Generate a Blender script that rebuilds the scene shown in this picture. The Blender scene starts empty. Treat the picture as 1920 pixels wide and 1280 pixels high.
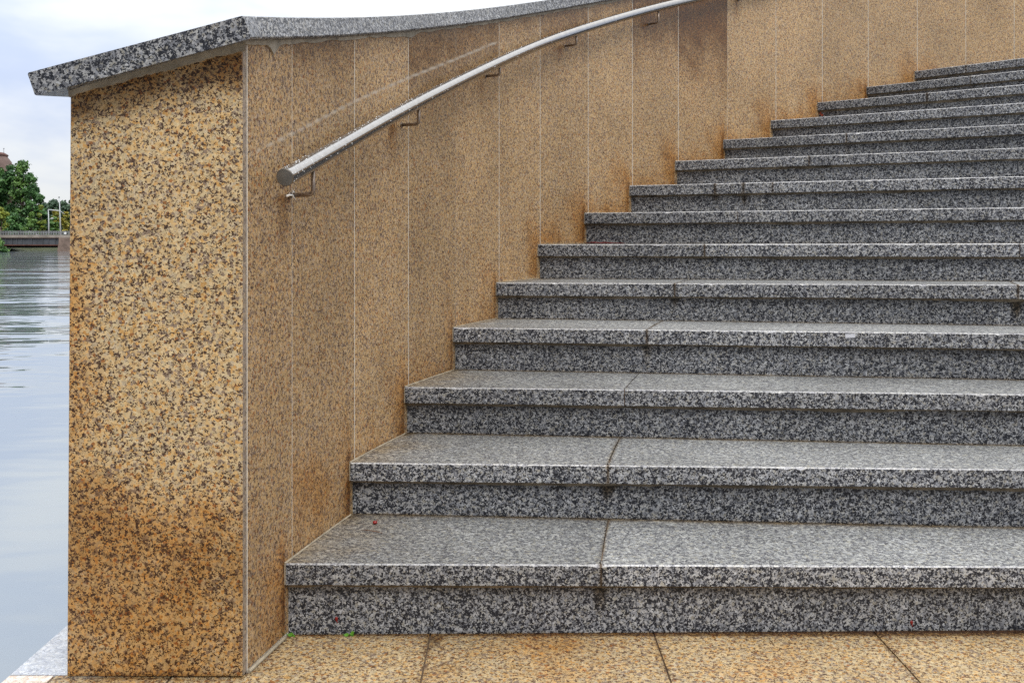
import bpy, bmesh, math, random
import numpy as np
from mathutils import Vector, noise as mnoise

C = bpy.context.scene.collection
SC = bpy.context.scene
R_ = math.radians
random.seed(7)

# ------------------------------------------------------------------ camera
F = 1900.0            # focal length in photo pixels (photo 1920 wide)
HZ = 445.0            # horizon row
RS = 0.15             # riser height
KF = 6.39             # eye height over the paving, in risers
KE = 6.20             # eye height over the (taller) first step's datum
ZC = KF * RS
cam = bpy.data.cameras.new('camera')
cam.sensor_width = 36.0
cam.lens = F / 1920 * 36.0
cam.shift_y = -(640 - HZ) / 1920
cam.clip_start = 0.05
cam.clip_end = 5000
camo = bpy.data.objects.new('camera', cam)
camo.location = (0, 0, ZC)
camo.rotation_euler = (math.pi / 2, 0, 0)
C.objects.link(camo)
SC.camera = camo

# ------------------------------------------------------------------ view, sky, sun
SC.view_settings.view_transform = 'Standard'
SC.view_settings.look = 'None'
SC.view_settings.exposure = 0.0
SC.view_settings.gamma = 1.0
SC.view_settings.use_curve_mapping = False
SC.cycles.max_bounces = 6
SC.cycles.use_denoising = False

SUN_EL, SUN_AZ = 52.0, 160.0       # azimuth clockwise from +Y (behind the camera, to the right)
W = bpy.data.worlds.new('World')
SC.world = W
W.use_nodes = True
nt = W.node_tree
nt.nodes.clear()


def N(nt, typ, **kw):
    n = nt.nodes.new(typ)
    for k, v in kw.items():
        if k.startswith('i_'):
            key = k[2:]
            key = int(key) if key.isdigit() else key.replace('_', ' ')
            n.inputs[key].default_value = v
        else:
            setattr(n, k, v)
    return n


def L(nt, a, b):
    nt.links.new(a, b)


def M(nt, op, a, b=None, c=None, clamp=False):
    n = nt.nodes.new('ShaderNodeMath')
    n.operation = op
    n.use_clamp = clamp
    for idx, v in enumerate((a, b, c)):
        if v is None:
            continue
        if isinstance(v, (int, float)):
            n.inputs[idx].default_value = v
        else:
            nt.links.new(v, n.inputs[idx])
    return n.outputs[0]


def MIX(nt, fac, a, b, blend='MIX'):
    n = nt.nodes.new('ShaderNodeMix')
    n.data_type = 'RGBA'
    n.blend_type = blend
    for idx, v in ((0, fac), (6, a), (7, b)):
        if isinstance(v, (int, float)):
            n.inputs[idx].default_value = v
        elif isinstance(v, tuple):
            n.inputs[idx].default_value = (v[0], v[1], v[2], 1)
        else:
            nt.links.new(v, n.inputs[idx])
    return n.outputs[2]


def RAMP(nt, fac, stops, interp='LINEAR'):
    n = nt.nodes.new('ShaderNodeValToRGB')
    n.color_ramp.interpolation = interp
    e = n.color_ramp.elements
    while len(e) < len(stops):
        e.new(0.5)
    for el, (p, col) in zip(e, stops):
        el.position = p
        if isinstance(col, (int, float)):
            col = (col, col, col)
        el.color = (col[0], col[1], col[2], 1)
    nt.links.new(fac, n.inputs[0])
    return n.outputs[0]


def SMOOTH(nt, v, lo, hi):
    n = nt.nodes.new('ShaderNodeMapRange')
    n.interpolation_type = 'SMOOTHSTEP'
    nt.links.new(v, n.inputs[0])
    n.inputs[1].default_value = lo
    n.inputs[2].default_value = hi
    return n.outputs[0]


SKY_STR = 0.10
sky = N(nt, 'ShaderNodeTexSky', sky_type='NISHITA', sun_disc=False)
sky.sun_elevation = R_(SUN_EL)
sky.sun_rotation = R_(SUN_AZ)
tc = N(nt, 'ShaderNodeTexCoord')
sep = N(nt, 'ShaderNodeSeparateXYZ')
L(nt, tc.outputs['Generated'], sep.inputs[0])
el = M(nt, 'MAXIMUM', sep.outputs[2], 0.0)
# overcast sky: brightest overhead, with soft cloud structure
mp = N(nt, 'ShaderNodeMapping')
mp.inputs['Scale'].default_value = (1.0, 1.0, 2.6)
L(nt, tc.outputs['Generated'], mp.inputs[0])
n1 = N(nt, 'ShaderNodeTexNoise', i_Scale=3.4, i_Detail=5.0, i_Roughness=0.52)
n1.inputs['Distortion'].default_value = 0.25
L(nt, mp.outputs[0], n1.inputs['Vector'])
cl = SMOOTH(nt, n1.outputs[0], 0.36, 0.62)
cloud = MIX(nt, SMOOTH(nt, el, 0.22, 0.6), MIX(nt, cl, (0.62, 0.71, 0.92), (0.96, 0.98, 1.0)), MIX(nt, cl, (0.90, 0.93, 0.97), (1.0, 0.99, 0.97)))
grad = M(nt, 'MULTIPLY_ADD', el, 1.8, 0.86)
cloudb = N(nt, 'ShaderNodeVectorMath', operation='SCALE')
L(nt, cloud, cloudb.inputs[0])
# unseen low sky behind the camera dimmed to darken rail reflections and frontal light
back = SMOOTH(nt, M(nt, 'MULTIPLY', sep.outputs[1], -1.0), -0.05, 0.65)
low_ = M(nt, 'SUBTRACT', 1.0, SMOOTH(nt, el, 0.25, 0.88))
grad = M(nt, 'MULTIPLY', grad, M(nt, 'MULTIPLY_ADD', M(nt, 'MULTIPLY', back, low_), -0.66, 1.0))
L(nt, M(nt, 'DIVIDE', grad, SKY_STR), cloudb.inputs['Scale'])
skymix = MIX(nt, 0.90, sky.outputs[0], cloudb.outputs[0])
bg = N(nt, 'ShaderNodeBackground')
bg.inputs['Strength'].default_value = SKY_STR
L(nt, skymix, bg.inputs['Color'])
wo = N(nt, 'ShaderNodeOutputWorld')
L(nt, bg.outputs[0], wo.inputs['Surface'])

sun = bpy.data.lights.new('sun', 'SUN')
sun.energy = 1.45
sun.angle = R_(24)
sun.color = (1.0, 0.96, 0.90)
suno = bpy.data.objects.new('sun', sun)
sv = Vector((math.sin(R_(SUN_AZ)) * math.cos(R_(SUN_EL)), math.cos(R_(SUN_AZ)) * math.cos(R_(SUN_EL)), math.sin(R_(SUN_EL))))
suno.rotation_euler = sv.to_track_quat('Z', 'Y').to_euler()
suno.location = (0, -3, 12)
C.objects.link(suno)

# ------------------------------------------------------------------ materials


def new_mat(name):
    m = bpy.data.materials.new(name)
    m.use_nodes = True
    nt = m.node_tree
    nt.nodes.clear()
    out = N(nt, 'ShaderNodeOutputMaterial')
    b = N(nt, 'ShaderNodeBsdfPrincipled')
    L(nt, b.outputs[0], out.inputs[0])
    return m, nt, b


def attr(nt, name):
    return N(nt, 'ShaderNodeAttribute', attribute_name=name).outputs['Fac']


def granite(name, cells, dark_col, dark_amt, rough, bump, cell_scale=142.0, fleck_scale=325.0,
            rust_col=(0.40, 0.17, 0.045), wet_mul=0.45, big=(0.86, 1.12), bump_scale=160.0, clus_scale=92.0, clus=1.75, flw=0.75, wt=(0.80, 0.56), spec=0.30):
    m, nt, b = new_mat(name)
    thr = 0.75 - dark_amt
    tc = N(nt, 'ShaderNodeTexCoord')
    co = tc.outputs['Object']
    dn = N(nt, 'ShaderNodeTexNoise', i_Scale=300.0, i_Detail=2.0)
    L(nt, co, dn.inputs['Vector'])
    sub = N(nt, 'ShaderNodeVectorMath', operation='SUBTRACT')
    L(nt, dn.outputs['Color'], sub.inputs[0])
    sub.inputs[1].default_value = (0.5, 0.5, 0.5)
    sc = N(nt, 'ShaderNodeVectorMath', operation='SCALE')
    L(nt, sub.outputs[0], sc.inputs[0])
    sc.inputs['Scale'].default_value = 0.007
    add = N(nt, 'ShaderNodeVectorMath', operation='ADD')
    L(nt, co, add.inputs[0])
    L(nt, sc.outputs[0], add.inputs[1])
    cow = add.outputs[0]
    v1 = N(nt, 'ShaderNodeTexVoronoi', i_Scale=cell_scale)
    L(nt, cow, v1.inputs['Vector'])
    s1 = N(nt, 'ShaderNodeSeparateColor')
    L(nt, v1.outputs['Color'], s1.inputs[0])
    base = RAMP(nt, s1.outputs[0], cells, 'CONSTANT')
    # a little tone change from grain to grain
    base = MIX(nt, 1.0, base, RAMP(nt, s1.outputs[1], [(0.0, 0.80), (1.0, 1.18)]), 'MULTIPLY')
    # dark mica flecks, gathered in clusters
    v2 = N(nt, 'ShaderNodeTexVoronoi', i_Scale=fleck_scale)
    L(nt, cow, v2.inputs['Vector'])
    s2 = N(nt, 'ShaderNodeSeparateColor')
    L(nt, v2.outputs['Color'], s2.inputs[0])
    cn = N(nt, 'ShaderNodeTexNoise', i_Scale=clus_scale, i_Detail=2.5, i_Roughness=0.6)
    L(nt, co, cn.inputs['Vector'])
    rust = attr(nt, 'rust')
    wet = attr(nt, 'wet')
    sn = N(nt, 'ShaderNodeTexNoise', i_Scale=9.0, i_Detail=6.0, i_Roughness=0.65)
    L(nt, co, sn.inputs['Vector'])
    sn2 = M(nt, 'MULTIPLY_ADD', sn.outputs[0], 1.6, -0.8)
    fl = M(nt, 'ADD', M(nt, 'MULTIPLY', s2.outputs[0], flw), M(nt, 'MULTIPLY_ADD', cn.outputs[0], clus, -clus / 2))
    fl = M(nt, 'ADD', fl, M(nt, 'MULTIPLY_ADD', wet, 0.16, M(nt, 'MULTIPLY', sn2, 0.08)))
    dk = SMOOTH(nt, fl, thr - 0.04, thr + 0.06)
    dcol = MIX(nt, s2.outputs[1], dark_col, tuple(min(1, c * 3.2 + 0.01) for c in dark_col))
    col = MIX(nt, dk, base, dcol)
    # broad tone drift and the slab's own tone
    bn = N(nt, 'ShaderNodeTexNoise', i_Scale=2.3, i_Detail=4.0, i_Roughness=0.55)
    L(nt, co, bn.inputs['Vector'])
    col = MIX(nt, 1.0, col, RAMP(nt, bn.outputs[0], [(0.3, big[0]), (0.7, big[1])]), 'MULTIPLY')
    tint = M(nt, 'ADD', attr(nt, 'tint'), 1.0)
    tv = N(nt, 'ShaderNodeVectorMath', operation='SCALE')
    L(nt, col, tv.inputs[0])
    L(nt, tint, tv.inputs['Scale'])
    col = tv.outputs[0]
    # rust seepage and damp, with ragged borders
    rf = M(nt, 'MULTIPLY', SMOOTH(nt, M(nt, 'ADD', rust, M(nt, 'MULTIPLY', sn2, M(nt, 'MULTIPLY', rust, 1.3))), 0.05, 1.0), 0.85)
    rc = MIX(nt, 1.0, col, tuple(min(1.6, c) for c in (0.97, 0.71, 0.40)), 'MULTIPLY')
    rc = MIX(nt, M(nt, 'MULTIPLY', SMOOTH(nt, rust, 0.7, 1.5), 0.6), rc, rust_col)
    col = MIX(nt, rf, col, rc)
    wf = SMOOTH(nt, M(nt, 'ADD', wet, M(nt, 'MULTIPLY', sn2, M(nt, 'MULTIPLY', wet, 1.1))), 0.08, 0.9)
    col = MIX(nt, wf, col, MIX(nt, 1.0, col, (wet_mul, wet_mul * wt[0], wet_mul * wt[1]), 'MULTIPLY'))
    # pale scrape left by an older line
    mk = attr(nt, 'mark')
    col = MIX(nt, M(nt, 'MULTIPLY', mk, SMOOTH(nt, sn.outputs[0], 0.28, 0.46)), col, (0.50, 0.45, 0.38))
    L(nt, col, b.inputs['Base Color'])
    rr = M(nt, 'MULTIPLY_ADD', wf, -0.10, M(nt, 'MULTIPLY_ADD', bn.outputs[0], 0.14, rough - 0.07))
    L(nt, rr, b.inputs['Roughness'])
    b.inputs['Specular IOR Level'].default_value = spec
    if bump:
        hb = N(nt, 'ShaderNodeTexNoise', i_Scale=bump_scale, i_Detail=3.0, i_Roughness=0.6)
        L(nt, co, hb.inputs['Vector'])
        bp = N(nt, 'ShaderNodeBump')
        bp.inputs['Strength'].default_value = bump
        bp.inputs['Distance'].default_value = 0.004
        L(nt, hb.outputs[0], bp.inputs['Height'])
        L(nt, bp.outputs[0], b.inputs['Normal'])
    return m


GOLD = [(0.0, (0.540, 0.402, 0.222)), (0.26, (0.555, 0.378, 0.175)), (0.48, (0.532, 0.423, 0.251)), (0.66, (0.522, 0.301, 0.102)),
        (0.73, (0.257, 0.188, 0.135)), (0.84, (0.475, 0.385, 0.260)), (0.97, (0.323, 0.141, 0.047))]
GOLDW = [(0.0, (0.503, 0.349, 0.179)), (0.26, (0.500, 0.326, 0.154)), (0.48, (0.494, 0.359, 0.219)), (0.64, (0.461, 0.274, 0.123)),
         (0.73, (0.257, 0.182, 0.133)), (0.86, (0.452, 0.338, 0.230)), (0.96, (0.329, 0.142, 0.051))]
GREY = [(0.0, (0.393, 0.398, 0.411)), (0.28, (0.267, 0.280, 0.309)), (0.5, (0.415, 0.420, 0.417)), (0.66, (0.168, 0.175, 0.196)),
        (0.82, (0.326, 0.315, 0.284)), (0.92, (0.465, 0.480, 0.505))]
GREYT = [(0.0, (0.351, 0.356, 0.344)), (0.28, (0.266, 0.273, 0.276)), (0.5, (0.390, 0.394, 0.373)), (0.66, (0.180, 0.187, 0.189)),
        (0.82, (0.314, 0.303, 0.261)), (0.92, (0.428, 0.437, 0.436))]
M_GOLD = granite('golden granite', GOLD, (0.028, 0.015, 0.009), 0.20, 0.42, 0.05, cell_scale=156, fleck_scale=355, clus_scale=100)
M_GOLDW = granite('golden granite of the side wall', GOLDW, (0.045, 0.026, 0.016), 0.165, 0.45, 0.05, cell_scale=165, fleck_scale=370, clus_scale=105)
M_GOLDF = granite('flamed golden granite', GOLD, (0.055, 0.028, 0.012), 0.19, 0.55, 0.55, bump_scale=150, fleck_scale=300)
M_GREY = granite('grey granite', GREY, (0.008, 0.009, 0.013), 0.38, 0.42, 0.06, rust_col=(0.10, 0.05, 0.02), wet_mul=0.28, wt=(0.94, 0.86), cell_scale=152, fleck_scale=330, clus_scale=92, clus=1.8)
M_GREYT = granite('flamed grey granite', GREYT, (0.045, 0.045, 0.05), 0.28, 0.54, 0.6, rust_col=(0.16, 0.09, 0.045), wet_mul=0.5, bump_scale=130, wt=(0.94, 0.84), cell_scale=135, fleck_scale=300, clus_scale=80, clus=1.9)
M_ARRIS = granite('worn arris with painted highlight', [(0.0, (0.50, 0.50, 0.50)), (0.5, (0.38, 0.38, 0.40)), (0.8, (0.54, 0.53, 0.50))], (0.08, 0.08, 0.09), 0.18, 0.24, 0.05, wet_mul=0.35)  # smooth wet edge; cells paler than the slab paint in the sky highlight
M_PALE = granite('pale granite', [(0.0, (0.50, 0.53, 0.58)), (0.4, (0.40, 0.43, 0.49)), (0.75, (0.56, 0.58, 0.61))], (0.2, 0.21, 0.24), 0.05, 0.5, 0.5)
M_PINK = granite('pale pink granite', [(0.0, (0.70, 0.60, 0.50)), (0.4, (0.62, 0.50, 0.42)), (0.75, (0.74, 0.68, 0.62))], (0.2, 0.15, 0.11), 0.06, 0.5, 0.4)


def plain(name, col, rough=0.7, metal=0.0, var=0.25, scale=30.0, bump=0.0):
    m, nt, b = new_mat(name)
    tc = N(nt, 'ShaderNodeTexCoord')
    n = N(nt, 'ShaderNodeTexNoise', i_Scale=scale, i_Detail=5.0, i_Roughness=0.6)
    L(nt, tc.outputs['Object'], n.inputs['Vector'])
    c = MIX(nt, 1.0, col, RAMP(nt, n.outputs[0], [(0.3, 1 - var), (0.7, 1 + var)]), 'MULTIPLY')
    L(nt, c, b.inputs['Base Color'])
    b.inputs['Roughness'].default_value = rough
    b.inputs['Metallic'].default_value = metal
    if bump:
        bp = N(nt, 'ShaderNodeBump')
        bp.inputs['Strength'].default_value = bump
        bp.inputs['Distance'].default_value = 0.01
        L(nt, n.outputs[0], bp.inputs['Height'])
        L(nt, bp.outputs[0], b.inputs['Normal'])
    return m


M_GROUT = plain('pale grout', (0.60, 0.56, 0.49), 0.8)
M_SEAL = plain('yellowed sealant', (0.33, 0.285, 0.21), 0.7, var=0.4, scale=25)
M_MORTAR = plain('grey mortar', (0.30, 0.27, 0.22), 0.85, var=0.4, scale=22)
M_BED = plain('dirty bedding mortar', (0.17, 0.14, 0.10), 0.9, var=0.75, scale=14)
M_JOINT = plain('brown joint', (0.15, 0.10, 0.065), 0.9, var=0.5, scale=20)
M_SAWN = granite('sawn granite edge', [(0.0, (0.29, 0.235, 0.18)), (0.4, (0.24, 0.195, 0.165)), (0.7, (0.32, 0.245, 0.17))], (0.05, 0.04, 0.03), 0.06, 0.6, 0.05)
M_STEEL = plain('wet brushed steel', (0.37, 0.36, 0.35), 0.15, 1.0, var=0.14, scale=60)
M_CAP = plain('dull steel cap', (0.22, 0.20, 0.175), 0.42, 1.0, var=0.18, scale=40)
M_BRK = plain('brownish steel rod', (0.25, 0.20, 0.165), 0.36, 0.75, var=0.2, scale=40)
M_DROP, _nt, _b = new_mat('water drop')
_b.inputs['Base Color'].default_value = (0.75, 0.78, 0.80, 1)
_b.inputs['Roughness'].default_value = 0.04
_b.inputs['Specular IOR Level'].default_value = 0.8
M_BERRY = plain('red berry skin', (0.22, 0.012, 0.010), 0.3)
M_TWIG = plain('brown twig', (0.17, 0.09, 0.05), 0.7)
M_REDTWIG = plain('dark red stalk', (0.16, 0.02, 0.018), 0.6)
M_REDLEAF = plain('red leaf', (0.34, 0.05, 0.012), 0.6)
M_WEED = plain('bright weed leaf', (0.10, 0.27, 0.02), 0.55)
M_TIE = plain('white plastic', (0.80, 0.80, 0.78), 0.4, var=0.05)
M_STICK = plain('pale paper', (0.62, 0.64, 0.70), 0.6, var=0.1)

# ------------------------------------------------------------------ object helpers


def link(name, me, mat, parent=None):
    o = bpy.data.objects.new(name, me)
    C.objects.link(o)
    if mat is not None:
        for mm in (mat if isinstance(mat, (list, tuple)) else [mat]):
            me.materials.append(mm)
    if parent is not None:
        o.parent = parent
        o.location = -Vector(base_of(parent))
    return o


def base_of(o):
    p = Vector((0, 0, 0))
    while o is not None:
        p += Vector(o.location)
        o = o.parent
    return p


def tag(o, label=None, cat=None, group=None, kind=None):
    for k, v in (('label', label), ('category', cat), ('group', group), ('kind', kind)):
        if v:
            o[k] = v
    return o


def empty(name, loc, parent=None):
    o = bpy.data.objects.new(name, None)
    o.empty_display_size = 0.1
    C.objects.link(o)
    o.parent = parent
    o.location = Vector(loc) - (base_of(parent) if parent else Vector((0, 0, 0)))
    return o


class MB:
    """collects world-space geometry; build() makes one mesh object"""

    def __init__(self):
        self.v, self.f, self.a, self.sm, self.mi = [], [], [], [], []

    def vert(self, p, rust=0.0, wet=0.0, tint=0.0, mark=0.0):
        self.v.append(tuple(p))
        self.a.append((rust, wet, tint, mark))
        return len(self.v) - 1

    def face(self, idx, smooth=False, mi=0):
        self.f.append(tuple(idx))
        self.sm.append(smooth)
        self.mi.append(mi)

    def grid(self, rows, smooth=False, mi=0, flip=False):
        """rows: list of rows of (point, attrs) ; faces between"""
        ids = [[self.vert(p, *a) for p, a in r] for r in rows]
        for i in range(len(ids) - 1):
            for j in range(len(ids[0]) - 1):
                q = (ids[i][j], ids[i][j + 1], ids[i + 1][j + 1], ids[i + 1][j])
                self.face(q[::-1] if flip else q, smooth, mi)
        return ids

    def box(self, x0, x1, y0, y1, z0, z1, mi=0):
        p = [(x, y, z) for z in (z0, z1) for y in (y0, y1) for x in (x0, x1)]
        k = [self.vert(q) for q in p]
        for q in ((0, 2, 3, 1), (4, 5, 7, 6), (0, 1, 5, 4), (1, 3, 7, 5), (3, 2, 6, 7), (2, 0, 4, 6)):
            self.face([k[i] for i in q], False, mi)

    def tube(self, pts, rad, n=14, caps=True, smooth=True, mi=0):
        pts = [Vector(p) for p in pts]
        rings = []
        for i, p in enumerate(pts):
            t = (pts[min(i + 1, len(pts) - 1)] - pts[max(i - 1, 0)]).normalized()
            up = Vector((0, 0, 1)) if abs(t.z) < 0.9 else Vector((0, 1, 0))
            s = t.cross(up).normalized()
            u = s.cross(t).normalized()
            r = rad(i) if callable(rad) else rad
            rings.append([self.vert(p + r * (math.cos(a) * s + math.sin(a) * u)) for a in
                          [2 * math.pi * k / n for k in range(n)]])
        for a, b in zip(rings, rings[1:]):
            for k in range(n):
                self.face((a[k], a[(k + 1) % n], b[(k + 1) % n], b[k]), smooth, mi)
        if caps:
            self.face(rings[0][::-1], False, mi)
            self.face(rings[-1], False, mi)

    def lathe(self, cx, cy, prof, n=28, smooth=True, mi=0):
        rings = [[self.vert((cx + r * math.cos(2 * math.pi * k / n), cy + r * math.sin(2 * math.pi * k / n), z)) for k in range(n)]
                 for r, z in prof]
        for a, b in zip(rings, rings[1:]):
            for k in range(n):
                self.face((a[k], a[(k + 1) % n], b[(k + 1) % n], b[k]), smooth, mi)

    def build(self, name, mat, parent=None, recalc=False):
        me = bpy.data.meshes.new(name)
        me.from_pydata(self.v, [], self.f)
        for k, nm in enumerate(('rust', 'wet', 'tint', 'mark')):
            at = me.attributes.new(nm, 'FLOAT', 'POINT')
            at.data.foreach_set('value', [q[k] for q in self.a])
        me.polygons.foreach_set('use_smooth', self.sm)
        me.polygons.foreach_set('material_index', self.mi)
        if recalc:
            bm = bmesh.new()
            bm.from_mesh(me)
            bmesh.ops.recalc_face_normals(bm, faces=bm.faces)
            bm.to_mesh(me)
            bm.free()
        me.update()
        return link(name, me, mat, parent)


def nz(x, y, z=0.0, o=3):
    return mnoise.fractal((x, y, z), 1.0, 2.0, o)      # about -1..1


def sst(a, b, x):
    t = max(0.0, min(1.0, (x - a) / (b - a)))
    return t * t * (3 - 2 * t)


# ------------------------------------------------------------------ plan of the curved stair and wall
xl = np.array([532.8, 653, 756.4, 847.5, 928, 1005, 1094, 1178, 1263.6, 1354.5, 1444, 1530.5, 1623.7, 1714])
yl = np.array([1056, 867, 725.3, 614, 530, 458.4, 399.3, 348, 302, 262.3, 226, 192.5, 163.3, 134.0])
yr = np.array([1061.8, 880, 739, 625.5, 534, 456.8, 388.8, 330.5, 277, 232.5, 192.7, 158.4, 132, 108.8])
ii = np.arange(1, 15)
A_ = np.vander(ii - 7.5, 4) * (yl - HZ)[:, None]
wgt = 1 / np.abs(np.vander(ii - 7.5, 4) @ np.array([0, 0, .0013, .0175]))
cf = np.linalg.lstsq(A_ * wgt[:, None], (KE - ii) * wgt, rcond=None)[0]
U = np.vander(ii - 7.5, 4) @ cf                    # depth / (F*RS)
LY = U * F * RS
# use the measured row where it is well conditioned, so the nosing lands on its pixel
LX = (xl - 960) * U * RS
LZ = ZC - (yl - HZ) * U * RS                        # nosing height at the wall, per step
U0 = KF / (1270 - HZ)
C0 = np.array([(454.5 - 960) * U0 * RS, U0 * F * RS])   # front corner of the wall, stair side
T0 = 0.42
pts = [C0] + [np.array([x, y]) for x, y in zip(LX, LY)]
tt = [T0] + list(range(1, 15))
d = pts[-1] - pts[-3]
d = d / 2
for k in range(15, 20):
    a = R_(-4.0)
    d = np.array([d[0] * math.cos(a) - d[1] * math.sin(a), d[0] * math.sin(a) + d[1] * math.cos(a)]) * 1.0
    pts.append(pts[-1] + d)
    tt.append(k)
pts = np.array(pts)
tt = np.array(tt, float)
# light smoothing of interior points, then a natural cubic spline
ps = pts.copy()
for k in range(2, len(pts) - 1):
    ps[k] = 0.5 * pts[k] + 0.25 * (pts[k - 1] + pts[k + 1])
    ps[k] = 0.6 * pts[k] + 0.4 * ps[k]


def nat_spline(t, y):
    n = len(t)
    h = np.diff(t)
    A = np.zeros((n, n))
    r = np.zeros((n,))
    A[0, 0] = A[-1, -1] = 1
    for k in range(1, n - 1):
        A[k, k - 1], A[k, k], A[k, k + 1] = h[k - 1], 2 * (h[k - 1] + h[k]), h[k]
        r[k] = 3 * ((y[k + 1] - y[k]) / h[k] - (y[k] - y[k - 1]) / h[k - 1])
    c = np.linalg.solve(A, r)

    def ev(x):
        k = int(np.clip(np.searchsorted(t, x) - 1, 0, n - 2))
        b = (y[k + 1] - y[k]) / h[k] - h[k] * (2 * c[k] + c[k + 1]) / 3
        dd = (c[k + 1] - c[k]) / (3 * h[k])
        q = x - t[k]
        return y[k] + b * q + c[k] * q * q + dd * q ** 3
    return ev


SX, SY = nat_spline(tt, ps[:, 0]), nat_spline(tt, ps[:, 1])


def WP(t):
    if t < T0:
        e = 1e-3
        g = (np.array([SX(T0 + e), SY(T0 + e)]) - C0) / e
        return C0 + g * (t - T0)
    return np.array([SX(t), SY(t)])


def WN(t):
    e = 0.02
    g = WP(t + e) - WP(t - e) if t > T0 + e else WP(T0 + 2 * e) - WP(T0)
    g = g / np.linalg.norm(g)
    return np.array([g[1], -g[0]])                 # towards the stair


TEND = 18.6
_tt = np.linspace(T0, TEND, 1500)
_px = np.array([960 + F * WP(t)[0] / WP(t)[1] for t in _tt])
_wp = np.array([WP(t) for t in _tt])
_s = np.concatenate([[0], np.cumsum(np.hypot(*np.diff(_wp, axis=0).T))])


def t_of_px(px):
    return float(np.interp(px, _px, _tt))


def s_of_t(t):
    return float(np.interp(t, _tt, _s))


# nosing directions (angle below +X)
ang = []
for i in range(14):
    den = (yl[i] - HZ)
    ang.append(None)
AK = np.array([1, 2, 3, 4, 9, 10, 11, 12, 13, 14])
AV = []
for i in AK:
    k = i - 1
    YR = F * (ZC - LZ[k]) / (yr[k] - HZ)
    XR = 960 / F * YR
    AV.append(math.degrees(math.atan2(LY[k] - YR, XR - LX[k])))
pa = np.polyfit(AK, AV, 2)
ANG = [float(np.polyval(pa, i)) for i in range(0, 20)]
NLEN = 3.3


def NDIR(t):
    a = R_(float(np.interp(t, range(20), ANG)))
    return np.array([math.cos(a), -math.sin(a)])


RTILT = {}
for i in range(1, 15):
    k = i - 1
    dv = NDIR(i)
    # ray of the right frame edge
    q = 960 / F
    s = (q * LY[k] - LX[k]) / (dv[0] - q * dv[1])
    YR = LY[k] + s * dv[1]
    zr = ZC - (yr[k] - HZ) * YR / F
    RTILT[i] = (zr - LZ[k]) / s
for i in range(15, 20):
    RTILT[i] = RTILT[14]
print('angles', [round(a, 1) for a in ANG[1:15]], 'tilt mm/m', [round(RTILT[i] * 1000, 1) for i in range(1, 15)])
ZT = {i: float(LZ[i - 1]) for i in range(1, 15)}
ZT[0] = 0.0
TH = 0.051          # tread thickness
OV = 0.022          # nosing overhang


def tread_z(t):
    i = int(math.floor(t))
    return ZT[max(0, min(14, i))]


def line_pt(t, s, off=0.0):
    """plan point at distance s from the wall along the nosing line t, moved off behind the nosing"""
    dv = NDIR(t)
    n = np.array([-dv[1], dv[0]])
    return WP(t) + dv * s + n * off


# ------------------------------------------------------------------ paving, quay, water
XQ = -1.10


def slab_mesh(mb, x0, x1, y0, y1, z, th, tint=0.0, nx=14, ny=14, att=None, ch=0.002):
    xs = np.linspace(x0, x1, nx)
    ys = np.linspace(y0, y1, ny)
    rows = [[((x, y, z), (att(x, y) if att else (0, 0, tint, 0))) for x in xs] for y in ys]
    ids = mb.grid(rows)
    # skirts
    ring = ids[0] + [r[-1] for r in ids[1:]] + ids[-1][::-1][1:] + [r[0] for r in ids[::-1][1:-1]]
    low = [mb.vert((mb.v[q][0], mb.v[q][1], z - th), 0.3, 0.5, tint, 0) for q in ring]
    n = len(ring)
    for k in range(n):
        mb.face((ring[k], low[k], low[(k + 1) % n], ring[(k + 1) % n]))


mb = MB()
XJ = [-0.197, 0.343, 0.880]
xs = [-1.10 + 0.004, -0.99, XJ[0] - 0.40]  # left border
cols = [(-1.0, -0.745), (-0.743, XJ[0]), (XJ[0], XJ[1]), (XJ[1], XJ[2]), (XJ[2], 1.42), (1.42, 1.96), (1.96, 2.5), (2.5, 3.04), (3.04, 3.6)]
rowsY = [(2.00, 2.60)] + [(2.00 - 0.54 * (k + 1), 2.00 - 0.54 * k) for k in range(8)]
random.seed(3)


def floor_att(x, y, tint):
    r = max(0.0, nz(x * 3.1 + 5, y * 3.1, 1.7) * 0.9 + 0.02) + max(0.0, 0.35 - abs(x - 0.12 + 0.25 * (2.35 - y)) * 6) * 0.4
    w = 0.0
    for xj in XJ:
        w = max(w, 0.55 * math.exp(-abs(x - xj) / 0.010))
    dj = abs(x - XJ[0] - 0.012) + max(0, 2.445 - y) * 0.35
    w = max(w, 1.1 * math.exp(-(dj / 0.03) ** 2))
    w = max(w, 0.75 * math.exp(-(2.4445 - y) / 0.012))                    # against the first riser
    dw = abs(x - (C0[0] + (y - C0[1]) * 0.19))
    if y > C0[1]:
        w = max(w, 0.55 * math.exp(-dw / 0.03))
    else:
        w = max(w, 0.9 * math.exp(-(C0[1] - y) / 0.012) * (1 if -0.99 < x < C0[0] + 0.01 else 0))
    return (r, w, tint, 0)


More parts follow.
